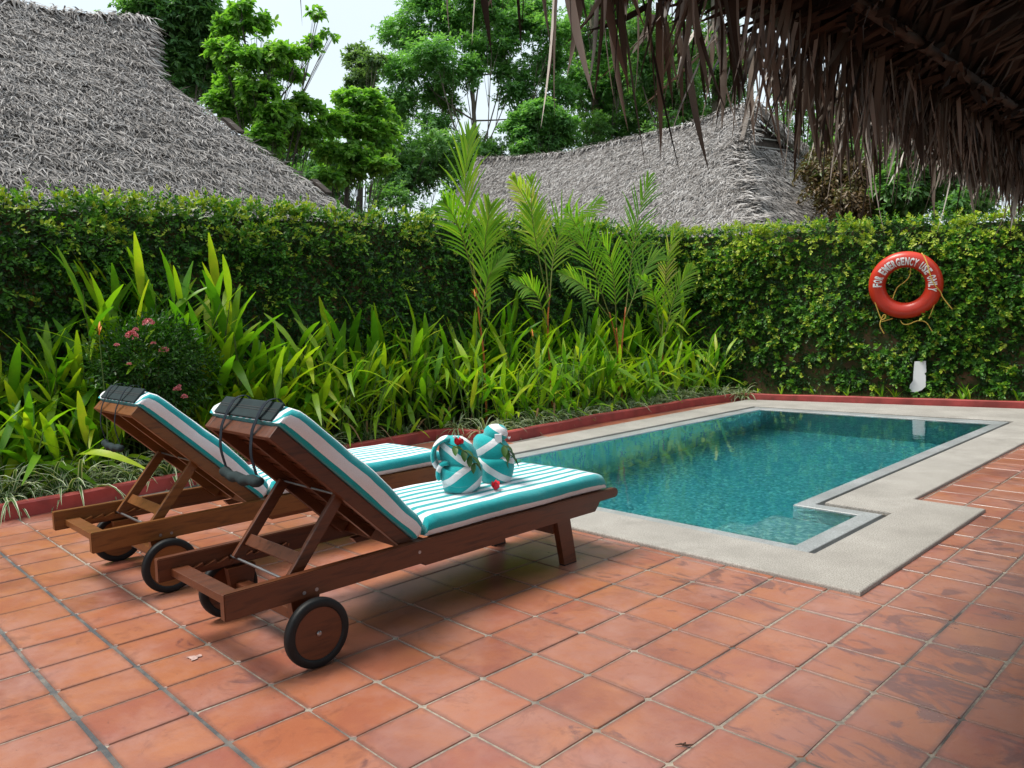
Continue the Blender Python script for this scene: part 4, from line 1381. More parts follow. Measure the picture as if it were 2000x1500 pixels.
def hut_left():
    org = (-8.6, -1.0, 0)
    root = empty("thatched_hut", org, 0, "big grey thatched hut roof rising behind the left creeper wall", "hut")
    zr = 4.98; xr = -8.55; k = 1.087
    ys = -6.0; ye = 2.12
    F = lambda x, y: Vector((x, y, zr - k * (x - xr)))            # front slope
    Bk = lambda x, y: Vector((x, y, zr - k * (xr - x)))
    xe = -5.72
    gl = -7.86                                                   # foot of the gablet on the front slope
    cor = Vector((-5.72, 4.28, zr - k * (xe - xr)))
    xb = 2 * xr - xe; glb = 2 * xr - gl
    front = [[F(xr, ys), F(gl, ys), F(gl, 1.93), F(xr, ye + .12)], [F(gl, ys), F(xe, ys), cor, F(gl, 1.93)]]
    rear = [[Bk(xr, ys), Bk(xb, ys), Vector((xb, 4.28, cor.z)), Bk(glb, 1.93)], [Bk(xr, ys), Bk(glb, 1.93), Bk(xr, ye + .12)]]
    hip = [[F(gl, 1.93), cor, Vector((xb, 4.28, cor.z)), Bk(glb, 1.93)]]
    def sag(P):
        P = P.copy()
        h = np.clip((P[:, 2] - 3.9) / 1.1, 0, 1)
        y = P[:, 1]
        P[:, 2] += h * (0.13 * np.clip((y - 1.1) / 1.1, 0, 1) ** 1.2 + 0.02 * np.sin(y * 2.3)) - h * 0.10 * np.exp(-((y - .9) / .9) ** 2) + h * .12 * np.clip((-y + .6) / 1.5, 0, 1)
        return P
    roof_bed(front + rear + hip, org, sag, root)
    me = thatch_faces(front, 3800, .15, .0098, org, sag); o = link("thatch_strands", me, root, M_TH); o["kind"] = "stuff"
    me = thatch_faces(hip, 500, .21, .017, org, sag); o = link("hip_thatch", me, root, M_TH); o["kind"] = "stuff"
    # ridge roll with binding sticks, dark gablet
    mb = MB(); pts = []
    for i in range(30):
        y = ys + (ye + .14 - ys) * i / 29
        p = sag(np.array([[xr, y, zr + .02]]))[0]; pts.append(Vector(p) - Vector(org))
    mb.tube(pts, .075, 8); link("ridge_roll", mb.mesh("ridge_roll", True), root, M_THB)
    PP = []
    for i in range(len(pts) - 1):
        for _ in range(60):
            PP.append(pts[i].lerp(pts[i + 1], rnd.random()) + Vector((rnd.uniform(-.07, .09), 0, .05 + rnd.uniform(0, .05))))
    n = len(PP); Dm = np.stack([rng.uniform(.2, 1, n), rng.normal(0, .5, n), rng.uniform(-1.1, -.1, n)], 1)
    me = leaf_cloud("ridge_strands", np.array([list(p) for p in PP]), Dm, np.tile([.5, 0, 1], (n, 1)) + rng.normal(0, .3, (n, 3)), rng.uniform(.12, .3, n), .02, np.clip(rng.normal(.6, .2, n), 0, .98), 1, "strip")
    o = link("ridge_strands", me, root, M_TH); o["kind"] = "stuff"
    # loose ends hanging over the gable verge
    PP = []
    for _ in range(700):
        u = rnd.random(); x = xr + (gl - xr) * u
        y = ye + .12 + (1.93 - ye - .12) * u
        p = sag(np.array([[x, y, zr - k * (x - xr)]]))[0]
        PP.append([p[0] - org[0] + rnd.uniform(-.05, .05), p[1] - org[1] + rnd.uniform(-.12, .03), p[2] + .04])
    n = len(PP); Dm = np.stack([rng.uniform(0, .8, n), rng.uniform(-.1, .9, n), rng.uniform(-1.2, -.2, n)], 1)
    me = leaf_cloud("verge_strands", np.array(PP), Dm, rng.normal(size=(n, 3)), rng.uniform(.12, .3, n), .02, np.clip(rng.normal(.5, .2, n), 0, .98), 1, "strip")
    o = link("verge_strands", me, root, M_TH); o["kind"] = "stuff"
    for y in (.45, 1.25, 1.95, 2.1):
        mb = MB(); p = Vector(sag(np.array([[xr, y, zr]]))[0]) - Vector(org)
        mb.tube([p + Vector((.05, 0, .02)), p + Vector((-.02, .05, .17))], .010, 5); link("ridge_stick", mb.mesh("ridge_stick"), root, M_GAB)
    mb = MB()
    a, b, c = F(gl, 1.93), Bk(glb, 1.93), Vector(sag(np.array([[xr, ye - .1, zr]]))[0])
    mb.add([p - Vector(org) for p in (a, b, c)], [(0, 1, 2)]); link("gable_dark", mb.mesh("gable_dark"), root, M_GAB)
    # verge flaps along the hip line
    for f in (.30, .62, .80):
        p = F(gl, 1.93).lerp(cor, f) - Vector(org) + Vector((.02, .02, .10))
        mb = MB(); mb.obox(p, Vector((.74, .5, -.8)).normalized(), Vector((-.4, .8, .1)).normalized(), Vector((.4, .3, .8)).normalized(), .13, .07, .02, .004)
        link("hip_cap", mb.mesh("hip_cap"), root, M_GAB if f < 9 else M_TH)
    mb = MB(); mb.box(xb + .9, xe - .9, ys + .6, 3.3, 0, 2.35); 
    mb.v = [(x - org[0], y - org[1], z - org[2]) for x, y, z in mb.v]
    link("hut_wall", mb.mesh("hut_wall"), root, M_HUTW)
hut_left()

def hut_far():
    org = (-9.0, 14.0, 0)
    root = empty("thatched_hut", org, 0, "grey thatched hut roof beyond the far wall corner, with a dark open gablet", "hut")
    zr, yr, k = 5.50, 14.0, 1.093
    ye = 11.0; zf = 13.15
    F = lambda x, y: Vector((x, y, zr - k * (yr - y)))
    Bk = lambda x, y: Vector((x, y, zr - k * (y - yr)))
    xl = -15.2
    g = Vector((-6.42, 13.15, zr - k * (yr - 13.15))); cor = Vector((-4.63, 11.0, zr - k * 3.0))
    gb = Vector((-5.95, 14.95, g.z)); corb = Vector((-3.72, 17.3, cor.z))
    front = [[F(xl, yr), F(xl - .5, ye), cor, g], [F(xl, yr), g, F(-6.70, yr)]]
    rear = [[Bk(xl, yr), Bk(xl - .5, 17.0), corb, gb], [Bk(xl, yr), gb, Bk(-6.70, yr)]]
    hip = [[g, cor, corb, gb]]
    def sag(P):
        P = P.copy(); h = np.clip((P[:, 2] - 3.6) / 1.9, 0, 1); x = P[:, 0]
        P[:, 2] += h * (0.17 * np.clip((x + 8.4) / 1.7, 0, 1) ** 1.5 + 0.42 * np.clip((-x - 11.5) / 3.7, 0, 1) ** 1.3 - .04)
        return P
    roof_bed(front + rear + hip, org, sag, root)
    me = thatch_faces(front, 2300, .18, .0125, org, sag); o = link("thatch_strands", me, root, M_TH); o["kind"] = "stuff"
    me = thatch_faces(hip, 1800, .18, .0125, org, sag); o = link("hip_thatch", me, root, M_TH); o["kind"] = "stuff"
    # bundled courses along the hip corner
    PP = []; DD = []
    for _ in range(1500):
        f = rnd.random(); p = g.lerp(cor, f) + Vector((rnd.uniform(-.20, .10), rnd.uniform(-.12, .16), rnd.uniform(.04, .15)))
        p.z += .05 * math.sin(f * 34)
        PP.append(list(p - Vector(org))); DD.append([rnd.choice((-1, 1)) * rnd.uniform(.5, 1), rnd.uniform(-.5, .3), rnd.uniform(-.5, .25)])
    n = len(PP)
    me = leaf_cloud("hip_bundles", np.array(PP), np.array(DD), np.tile([0, -.5, 1.0], (n, 1)) + rng.normal(0, .3, (n, 3)), rng.uniform(.15, .32, n), .022, np.clip(rng.normal(.5, .22, n), 0, .98), 1, "strip")
    o = link("hip_bundles", me, root, M_TH); o["kind"] = "stuff"
    mb = MB(); pts = []
    for i in range(34):
        x = xl + (-6.55 - xl) * i / 33
        pts.append(Vector(sag(np.array([[x, yr, zr + .02]]))[0]) - Vector(org))
    mb.tube(pts, .08, 8); link("ridge_roll", mb.mesh("ridge_roll", True), root, M_THB)
    PP = []
    for i in range(len(pts) - 1):
        for _ in range(50):
            PP.append(list(pts[i].lerp(pts[i + 1], rnd.random()) + Vector((0, rnd.uniform(-.10, .05), .05 + rnd.uniform(0, .05)))))
    n = len(PP); Dm = np.stack([rng.normal(0, .5, n), rng.uniform(-1, -.1, n), rng.uniform(-1.0, .1, n)], 1)
    me = leaf_cloud("ridge_strands", np.array(PP), Dm, np.tile([0, -.5, 1.0], (n, 1)), rng.uniform(.12, .3, n), .022, np.clip(rng.normal(.6, .2, n), 0, .98), 1, "strip")
    o = link("ridge_strands", me, root, M_TH); o["kind"] = "stuff"
    top = Vector(sag(np.array([[-6.70, yr, zr]]))[0])
    # overhanging verges of the gablet
    for e in (g, gb):
        mb = MB(); a, b = top - Vector(org) + Vector((.22, 0, .02)), e - Vector(org) + Vector((.18, 0, .08))
        mb.beam(a, b, .30, .10, Vector((1, 0, 0)), .01); link("gable_verge", mb.mesh("gable_verge"), root, M_THB)
    PP = []; DD = []
    for _ in range(900):
        e = g if rnd.random() < .7 else gb
        p = top.lerp(e, rnd.random()) + Vector((rnd.uniform(.0, .34), rnd.uniform(-.1, .1), .07 + rnd.uniform(0, .06)))
        PP.append(list(p - Vector(org))); DD.append([rnd.uniform(-.4, .8), rnd.uniform(-.8, .2), rnd.uniform(-1, .0)])
    n = len(PP)
    me = leaf_cloud("verge_strands", np.array(PP), np.array(DD), rng.normal(size=(n, 3)), rng.uniform(.15, .3, n), .022, np.clip(rng.normal(.55, .2, n), 0, .98), 1, "strip")
    o = link("verge_strands", me, root, M_TH); o["kind"] = "stuff"
    mb = MB(); mb.add([p - Vector(org) + Vector((-.05, 0, 0)) for p in (g, gb, top)], [(0, 1, 2)]); link("gable_dark", mb.mesh("gable_dark"), root, M_GAB)  # dark-coloured sheet stands in for the unlit gablet opening
    for f in (.15, .35, .55, .75):
        a, b = g.lerp(top, f) - Vector(org) + Vector((.02, 0, 0)), gb.lerp(top, f) - Vector(org) + Vector((.02, 0, 0))
        mb = MB(); mb.beam(a, b, .03, .03); link("gable_batten", mb.mesh("gable_batten"), root, M_TH)
    mb = MB(); mb.box(-14.6, -5.6, 12.0, 16.0, 0, 2.6)
    mb.v = [(x - org[0], y - org[1], z - org[2]) for x, y, z in mb.v]
    link("hut_wall", mb.mesh("hut_wall"), root, M_HUTW)
hut_far()

# ------------------------------------------------------------------ trees
M_BARK = mat_plain("bark", (0.17, 0.14, 0.115), 0.9, 0, 0.35, 4, 0.8)
M_BARKD = mat_plain("dark_bark", (0.075, 0.060, 0.048), 0.9, 0, 0.35, 4, 0.8)
def fol(name, a, b, c, trans=.45): return mat_foliage(name, [(0, a), (.5, b), (1, c)], trans)
M_T1 = fol("feathery_leaf", (0.055, 0.140, 0.060), (0.13, 0.28, 0.11), (0.24, 0.42, 0.17))
M_T2 = fol("almond_leaf", (0.070, 0.175, 0.040), (0.18, 0.38, 0.070), (0.34, 0.52, 0.11), .5)
M_T3 = fol("tall_tree_leaf", (0.075, 0.185, 0.060), (0.17, 0.37, 0.125), (0.29, 0.50, 0.19), .5)  # crown green paled and greyed, imitating distance haze in the colour
M_T4 = fol("grey_green_leaf", (0.06, 0.11, 0.055), (0.13, 0.22, 0.10), (0.24, 0.34, 0.17))
M_T5 = fol("deep_green_leaf", (0.060, 0.150, 0.050), (0.135, 0.29, 0.095), (0.24, 0.42, 0.15))  # somewhat darker green foliage
M_VINE = fol("dry_vine_leaf", (0.08, 0.045, 0.02), (0.15, 0.095, 0.045), (0.08, 0.12, 0.03), .2)

def tree(label, base, clumps, leafmat, bark, nleaf, lsize, trunk_r, tmpl="leaf", trunks=1, name="broadleaf_tree", group=None, fork=.45, flat=1.0, upright=0.0, twig_len=.35):
    """clumps: list of (centre Vector, radius). leaves sit on twigs inside each clump; limbs run from trunk to clumps"""
    base = Vector(base)
    root = empty(name, tuple(base), 0, label, "tree", group)
    cen = sum((c for c, _ in clumps), Vector()) / len(clumps)
    topz = max(c.z for c, r_ in clumps); lowz = min(c.z for c, _ in clumps)
    # trunk
    mb = MB()
    forkp = Vector((base.x * .6 + cen.x * .4, base.y * .6 + cen.y * .4, base.z + (lowz - base.z) * fork + (topz - lowz) * .15))
    tops = Vector((cen.x, cen.y, (topz * .75 + lowz * .25)))
    pts = []
    for i in range(9):
        f = i / 8
        p = base.lerp(forkp, min(1, f * 1.6)) if f < .625 else forkp.lerp(tops, (f - .625) / .375)
        pts.append(p - base + Vector((math.sin(f * 5) * .08, math.cos(f * 4) * .08, 0)) * (0 if i == 0 else 1))
    mb.tube(pts, [trunk_r * (1.15 - .8 * i / 8) for i in range(9)], 9)
    tr = link("trunk", mb.mesh("trunk", True), root, bark)
    # limbs
    for c, r_ in clumps:
        k = rnd.randrange(3, 8)
        s = pts[k] + base
        if c.z < s.z - .2: s = pts[max(2, k - 3)] + base
        m = []
        mid = s.lerp(c, .5) + Vector((rnd.uniform(-.2, .2), rnd.uniform(-.2, .2), rnd.uniform(-.25, .1))) * (c - s).length * .4
        for i in range(7):
            f = i / 6
            m.append(s * (1 - f) ** 2 + mid * 2 * f * (1 - f) + c * f * f - base)
        L = MB(); rr = trunk_r * .24
        L.tube(m, [rr * (1 - .8 * i / 6) for i in range(7)], 6)
        for _ in range(5):
            i = rnd.randrange(3, 6)
            e = c + Vector([rnd.uniform(-1, 1) * r_ * .8 for _ in range(3)]) - base
            L.tube([m[i], m[i].lerp(e, .5) + Vector((0, 0, -.05 * r_)), e], [rr * .35, rr * .22, rr * .10], 5, False)
        link("limb", L.mesh("limb", True), root, bark)
    # foliage
    w = np.array([r_ ** 2 for _, r_ in clumps]); w = w / w.sum()
    per = 9; q = int(nleaf * 1.9) // per
    k = rng.choice(len(clumps), q, p=w)
    Cc = np.array([list(c) for c, _ in clumps])[k]; Rr = np.array([r_ for _, r_ in clumps])[k]
    u = rand_dirs(q); rad = rng.random(q) ** .42
    # sub-clump structure
    sub = rng.integers(0, 9, q); subd = rand_dirs(len(clumps) * 9).reshape(len(clumps), 9, 3)
    sd_ = subd[k, sub]
    off = sd_ * (rng.uniform(.35, 1.0, q))[:, None] + u * (rad * .55)[:, None]
    off[:, 2] *= .72 * flat
    P0 = Cc + off * Rr[:, None]
    k2 = rng.choice(len(clumps), q, p=w); C2 = np.array([list(c) for c, _ in clumps])[k2]
    dd = np.linalg.norm(C2 - Cc, axis=1); br = (rng.random(q) < .45) & (dd < 3.2 * Rr)
    P0 = np.where(br[:, None], P0 + (C2 - Cc) * rng.random((q, 1)), P0)
    out = unit(off + rng.normal(0, .35, off.shape) + np.array([0, 0, .25 + upright]))
    tl = twig_len * Rr.clip(.3, 1.2) * rng.uniform(.5, 1.1, q)
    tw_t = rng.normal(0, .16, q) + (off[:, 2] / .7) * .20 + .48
    PP = []; DD = []; NN = []; TT = []
    for j in range(per):
        f = (j + .5) / per
        side = unit(np.cross(out, np.array([0, 0, 1.0]) + rng.normal(0, .5, (q, 3)))) * (1 if j % 2 else -1)
        PP.append(P0 + out * (tl * f)[:, None] - np.array([0, 0, 1]) * (tl * f * f * .35)[:, None])
        DD.append(unit(out * .6 + side * .9 + np.array([0, 0, -.35]) + rng.normal(0, .3, (q, 3))))
        NN.append(unit(np.array([0, 0, 1.0]) + out * .4 + rng.normal(0, .45, (q, 3))))
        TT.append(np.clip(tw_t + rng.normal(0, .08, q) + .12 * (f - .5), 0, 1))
    P, D, N2, T = map(np.concatenate, (PP, DD, NN, TT))
    LL = rng.uniform(.7, 1.25, len(P)) * lsize
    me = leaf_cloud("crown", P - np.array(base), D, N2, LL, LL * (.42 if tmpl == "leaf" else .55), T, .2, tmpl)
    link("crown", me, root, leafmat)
    return root

def clumps_px(lst, dist, jitter=1.0):
    out = []
    for px, py, rp in lst:
        d = dist + rnd.uniform(-1, 1) * jitter
        p = far(px, py, d)
        sc = (p - CP).dot(CF) / 1514.18
        out.append((p, rp * sc))
    return out
def gbase(px, dist):
    p = far(px, 640, dist); return (p.x, p.y, 0)

tree("tall feathery dark green tree just behind the ridge end of the left hut", gbase(372, 15), clumps_px([(330, 60, 62), (385, 20, 50), (290, 20, 45), (398, 95, 42), (340, 130, 50), (300, 100, 45), (390, 165, 34), (345, 5, 60), (325, 195, 36)], 15, .8),
     M_T1, M_BARK, 20000, .12, .12, name="feathery_tree", fork=.9)
tree("bright green tree with long reaching branches left of the sky gap", gbase(500, 13), clumps_px([(455, 50, 30), (480, 110, 40), (500, 40, 24), (530, 100, 28), (578, 108, 20), (612, 92, 14), (645, 68, 10), (560, 140, 24), (618, 25, 10), (500, 175, 36), (455, 160, 30), (545, 225, 34), (598, 205, 26), (470, 225, 34), (560, 265, 32), (640, 240, 24), (520, 268, 30), (440, 100, 28), (470, 15, 18), (600, 262, 26), (440, 200, 30)], 13, .5),
     M_T2, M_BARKD, 8500, .10, .075, "broad", name="almond_tree", fork=.5, flat=.75)
tree("lower spreading bright green tree above the hut's hip corner", gbase(650, 14), clumps_px([(700, 190, 36), (745, 215, 36), (665, 240, 30), (720, 255, 38), (690, 300, 32), (760, 275, 34), (640, 300, 26), (700, 335, 30), (745, 325, 24), (650, 345, 24)], 14, .6),
     M_T2, M_BARKD, 6500, .10, .07, "broad", name="almond_tree", flat=.75)
tree("small pale grey-green tree crown showing in the sky gap", gbase(705, 24), clumps_px([(705, 125, 26), (692, 105, 18), (722, 150, 24), (700, 165, 24), (728, 118, 18)], 24, .6),
     M_T4, M_BARK, 2600, .15, .10, name="grey_green_tree")
tree("tallest dense green tree with grey forked branches, left of the hanging eave", gbase(945, 28), clumps_px([(790, 60, 44), (850, 110, 48), (900, 40, 50), (795, 130, 44), (865, 185, 40), (960, 90, 46), (1010, 40, 40), (1000, 165, 40), (1060, 120, 40), (940, -10, 50), (830, 10, 36), (780, 195, 34), (1055, 225, 38), (1090, 180, 34), (845, 245, 30), (1080, 60, 34), (905, 140, 34), (770, 240, 30), (960, 20, 40), (1040, 10, 36)], 28, 1.6),
     M_T3, M_BARK, 42000, .145, .14, name="tall_green_tree", fork=.75)
tree("round green tree low in front of the tall trunks", gbase(1040, 26), clumps_px([(1010, 255, 30), (1050, 215, 32), (1080, 270, 32), (1020, 295, 26), (1060, 305, 26), (1095, 235, 24)], 26, .5),
     M_T3, M_BARKD, 9000, .15, .12, name="round_green_tree")
# slim trunked trees beyond the far hut
for i, (px, top, dist, lab) in enumerate(((1165, 130, 31, "slim tree with a straight trunk, left of the pair above the far hut roof"), (1300, 150, 28, "slim tree with the palest straight trunk, right above the far hut ridge"), (1222, 90, 34, "slim tree farther back between the two straight trunks"), (1395, 60, 31, "slim tree partly hidden by the hanging eave fringe"))):
    cl_ = []
    for _ in range(17):
        cl_.append((px + rnd.uniform(-62, 62), top + rnd.uniform(-150, 110) * (1 if i else 1.0), rnd.uniform(26, 44)))
    tree(lab, gbase(px, dist), clumps_px(cl_, dist, 1.0), M_T5 if i % 2 else M_T3, M_BARK, 11500, .17, .20, name="slim_tree", fork=1.5, group="slim straight trees beyond the far hut")
# darker green thicket low behind everything
for i, (px, py, dist, w_, lab) in enumerate(((640, 360, 24, 60, "dark bushy tree right behind the end of the left hut roof"), (800, 330, 24, 75, "dark bushy tree left of the tallest palm frond"), (905, 330, 27, 65, "dark bushy tree behind the tallest palm frond"), (1130, 300, 30, 60, "dark bushy tree at the ridge of the far hut"), (1230, 255, 31, 60, "dark bushy tree over the middle of the far hut ridge"), (1600, 250, 25, 70, "dark bushy tree right of the far hut gablet"), (1700, 280, 17, 80, "dark bushy tree behind the eave fringe on the right"), (1850, 300, 16, 95, "dark bushy tree at the right edge above the far wall"), (1400, 215, 32, 60, "dark bushy tree just left of the far hut gablet"), (560, 300, 25, 45, "dark bushy tree in the gap below the reaching branches"))):
    cl_ = [(px + rnd.uniform(-w_, w_), py + rnd.uniform(-60, 130), rnd.uniform(26, 42)) for _ in range(17)]
    tree(lab, gbase(px, dist), clumps_px(cl_, dist, 1.2), M_T5, M_BARKD, 12500, .13, .08, name="bushy_tree", group="dark bushy trees beyond the walls")
# dry hanging vines on the right
tree("brownish tree hung with dry vines, right of the far hut", gbase(1640, 16), clumps_px([(1620, 300, 34), (1650, 330, 36), (1630, 365, 34), (1665, 380, 30), (1600, 330, 26), (1690, 340, 28)], 16, .5), M_VINE, M_BARKD, 7000, .10, .12, name="vine_tree", upright=-1.2, twig_len=.9)

# ------------------------------------------------------------------ porch roof with hanging palm thatch, close to the viewer
DRY = [(0.0, (0.030, 0.019, 0.013)), (0.40, (0.12, 0.084, 0.060)), (0.70, (0.27, 0.22, 0.18)), (1.0, (0.60, 0.55, 0.50))]  # palest stops put the silver highlights of lit strands into the colour
M_DRY = mat_thatch("dry_palm_leaf", DRY, 0.6)
M_MAT = mat_thatch("woven_mat", [(0.0, (0.018, 0.011, 0.008)), (0.5, (0.040, 0.024, 0.016)), (1.0, (0.075, 0.047, 0.032))], 0.75)
M_POLE = mat_plain("roof_pole", (0.055, 0.036, 0.025), 0.8, 0, 0.4, 9, 0.4)
def porch():
    xe, ze, k = 0.40, 2.20, 0.80
    org = Vector((xe, 0, ze))
    root = empty("porch_roof", tuple(org), 0, "dark palm thatch porch roof with ragged hanging fringe, overhead at the top right", "roof")
    y0, y1 = -4.2, 8.2; xr = 3.2
    S = lambda x, y, o=0.0: Vector((x - xe, y, k * (x - xe))) + Vector((-k, 0, 1)).normalized() * o
    # outer thatch body
    mb = MB(); vs = []
    for y in (y0, y1):
        vs += [S(xe + .12, y, .02), S(xr, y, .02), S(xr, y, .22), S(xe + .06, y, .12)]
    mb.add(vs, [(0, 1, 2, 3), (7, 6, 5, 4), (0, 4, 5, 1), (1, 5, 6, 2), (2, 6, 7, 3), (3, 7, 4, 0)])
    # other slope of the roof, beyond the ridge
    vs = []
    for y in (y0, y1):
        a = S(xr, y, .02); b = Vector((xr + 2.6 - xe, y, a.z - 2.08)); vs += [a, b, b + Vector((0, 0, .2)), a + Vector((0, 0, .2))]
    mb.add(vs, [(0, 1, 2, 3), (7, 6, 5, 4), (0, 4, 5, 1), (1, 5, 6, 2), (2, 6, 7, 3), (3, 7, 4, 0)])
    link("thatch_body", mb.mesh("thatch_body"), root, M_MAT)
    # plaited leaf strips on the underside
    n = 5200
    xs = rng.uniform(xe + .13, xr - .1, n); ys = rng.uniform(-2.5, y1, n)
    row = (xs - xe) // .16
    sg = np.where((row % 2) == 0, 1.0, -1.0)
    dn = np.array(Vector((-1, 0, -k)).normalized()); sd = np.array([0, 1.0, 0]); nn = np.array(Vector((k, 0, -1)).normalized())
    off = -rng.uniform(0.0, .025, n)
    up = np.array(Vector((-k, 0, 1)).normalized())
    P = np.stack([xs - xe, ys, k * (xs - xe)], 1) + up * off[:, None]
    D = dn * rng.uniform(.6, 1, (n, 1)) + sd * (sg * rng.uniform(.5, 1.1, n))[:, None]
    me = leaf_cloud("plaited_leaves", P, D, nn + rng.normal(0, .25, (n, 3)), rng.uniform(.2, .36, n), rng.uniform(.025, .045, n), rng.random(n) * .98, .25, "strip")
    link("plaited_leaves", me, root, M_MAT)["kind"] = "stuff"
    # poles
    for x, o, r_ in ((0.66, -.055, .024), (1.25, -.055, .028), (1.9, -.055, .03), (2.6, -.055, .03)):
        mb = MB(); mb.tube([S(x, y, o) + Vector((0, 0, rnd.uniform(-.008, .008))) for y in np.linspace(y0, y1, 16)], r_, 10)
        link("purlin", mb.mesh("purlin", True), root, M_POLE)
    y = -3.8
    while y < y1:
        mb = MB(); mb.tube([S(x, y + rnd.uniform(-.01, .01), -.012) for x in np.linspace(.62, xr, 8)], .017, 8)
        link("rafter", mb.mesh("rafter", True), root, M_POLE); y += .62
    # knotted leaf ends along the purlin
    PP = []; DD = []
    for _ in range(260):
        yy = rnd.uniform(-1, 7.5); p = S(.66 + rnd.uniform(-.05, .05), yy, -.07 - rnd.uniform(0, .02)); PP.append(list(p)); DD.append([rnd.uniform(-1, .2), rnd.uniform(-1, 1), rnd.uniform(-.5, .1)])
    me = leaf_cloud("leaf_knots", np.array(PP), np.array(DD), rng.normal(size=(260, 3)), rng.uniform(.05, .13, 260), .03, rng.random(260) * .9, .4, "strip")
    link("leaf_knots", me, root, M_MAT)["kind"] = "stuff"
    for yy in (-3.6, 0.4, 4.2, 7.9):
        mb = MB(); top = S(2.75, yy, -.09)
        mb.tube([(2.75 - xe, yy, -ze), (2.75 - xe, yy, top.z)], .06, 14); link("roof_post", mb.mesh("roof_post", True), root, M_POLE)
    # fringe leaves
    def strip_me(kx):
        r2 = random.Random(kx); seg = 5; vs = []; fs = []
        curl = r2.uniform(-.16, .16); cv = r2.uniform(-.10, .10); tw = r2.uniform(-.9, .9); fo = r2.uniform(.15, .8)
        for i in range(seg + 1):
            f = i / seg
            w = .5 * (1 - f ** 2.2) * (0.72 + .28 * math.sin(min(1, f * 2.2) * math.pi / 2)) + .012
            c = Vector((curl * f * f, cv * f * f, -f)); a = tw * f
            s_ = Vector((math.cos(a), math.sin(a), 0)); q = Vector((-math.sin(a), math.cos(a), 0))
            # widths stored in unit of the leaf width (x,y are scaled by width, z by length)
            vs += [c * 1.0 - s_ * w + q * (w * fo), c, c + s_ * w + q * (w * fo)]
        for i in range(seg):
            a = i * 3; fs += [(a, a + 1, a + 4, a + 3), (a + 1, a + 2, a + 5, a + 4)]
        return vs, fs, curl, cv
    def real_me(kx, L, W):
        vs, fs, _, _ = strip_me(kx)
        out = []
        for i, v in enumerate(vs):
            c = vs[(i // 3) * 3 + 1]
            out.append((c.x * L + (v.x - c.x) * W, c.y * L + (v.y - c.y) * W, v.z * L))
        me = bpy.data.meshes.new("fringe_leaf"); me.from_pydata(out, [], fs); me.materials.append(M_DRY)
        me.polygons.foreach_set("use_smooth", [True] * len(fs))
        return me
    var = [real_me(kx, L, W) for kx, (L, W) in enumerate(((.30, .017), (.36, .011), (.26, .022), (.42, .013), (.34, .018), (.24, .012), (.44, .009), (.36, .028)))]
    items = []
    y = -1.6
    while y < 7.8:
        for row in range(4):
            if y < -.32 and rnd.random() < .80: continue
            if rnd.random() < (.36 if y < .3 else .46 if y < .9 else .60 if y < 1.7 else .72 if y < 2.6 else .95):
                x = xe + .00 + row * .055 + rnd.uniform(-.02, .02)
                items.append((x, y + rnd.uniform(-.02, .02), k * (x - xe) + rnd.uniform(-.01, .05)))
        y += .019 if y < 1.5 else .016
    items.sort(key=lambda t: (Vector((t[0], t[1], t[2] + ze)) - CP).length if t[1] > -.55 else 99)
    V = []; F = []; T = []
    for i, (x, yy, z) in enumerate(items):
        me = var[rnd.randrange(8)]
        diag = rnd.random() < (.22 if yy < 2 else .42)
        tilt_y = rnd.gauss(0, .10) + (rnd.uniform(.35, .9) if diag else 0)      # rotation about X: tips swing to -Y
        tilt_x = rnd.gauss(0, .10)
        zr = rnd.uniform(0, 6.28)
        fr_ = (1.25 if yy < .9 else 1.35 if yy < 2.2 else 1.12)
        sc = rnd.uniform(.55, 1.12) * (1.2 if rnd.random() < .08 else 1) * fr_
        Mx = Matrix.Translation((x - xe, yy, z)) @ Matrix.Rotation(-tilt_y, 4, 'X') @ Matrix.Rotation(tilt_x, 4, 'Y') @ Matrix.Rotation(zr, 4, 'Z') @ Matrix.Scale(sc, 4)
        if i < 300:
            o = link("fringe_leaf", me, root); o.matrix_local = Mx
        else:
            b = len(V); t = rnd.random() * .98
            for v in me.vertices: V.append(tuple(Mx @ v.co)); T.append(t)
            for p in me.polygons: F.append(tuple(b + q for q in p.vertices))
    me = np_mesh("fringe_mass", np.array(V), np.array(F), np.array(T), True)
    link("fringe_mass", me, root, M_DRY)["kind"] = "stuff"
    # short ragged ends hiding the edge of the body
    n = 9000
    ys = rng.uniform(-2, 7.9, n); xo = rng.uniform(-.02, .16, n)
    kp = rng.random(n) < np.where(ys < 1.0, .03, np.where(ys < 2.0, .10, np.where(ys < 3.2, .45, 1.0))); xo, ys = xo[kp], ys[kp]; n = len(ys)
    P = np.stack([xo, ys, k * xo + rng.uniform(.0, .07, n)], 1)
    dg = rng.random(n) < .4
    D = np.stack([rng.normal(-.12, .22, n), np.where(dg, rng.uniform(-.9, -.2, n), rng.normal(0, .16, n)), -np.ones(n)], 1)
    me = leaf_cloud("ragged_ends", P, D, rng.normal(size=(n, 3)), rng.uniform(.08, .26, n) * np.where(ys < 1.2, .75, 1.0), rng.uniform(.010, .024, n), rng.random(n) * .98, .5, "strip")
    link("ragged_ends", me, root, M_DRY)["kind"] = "stuff"
porch()

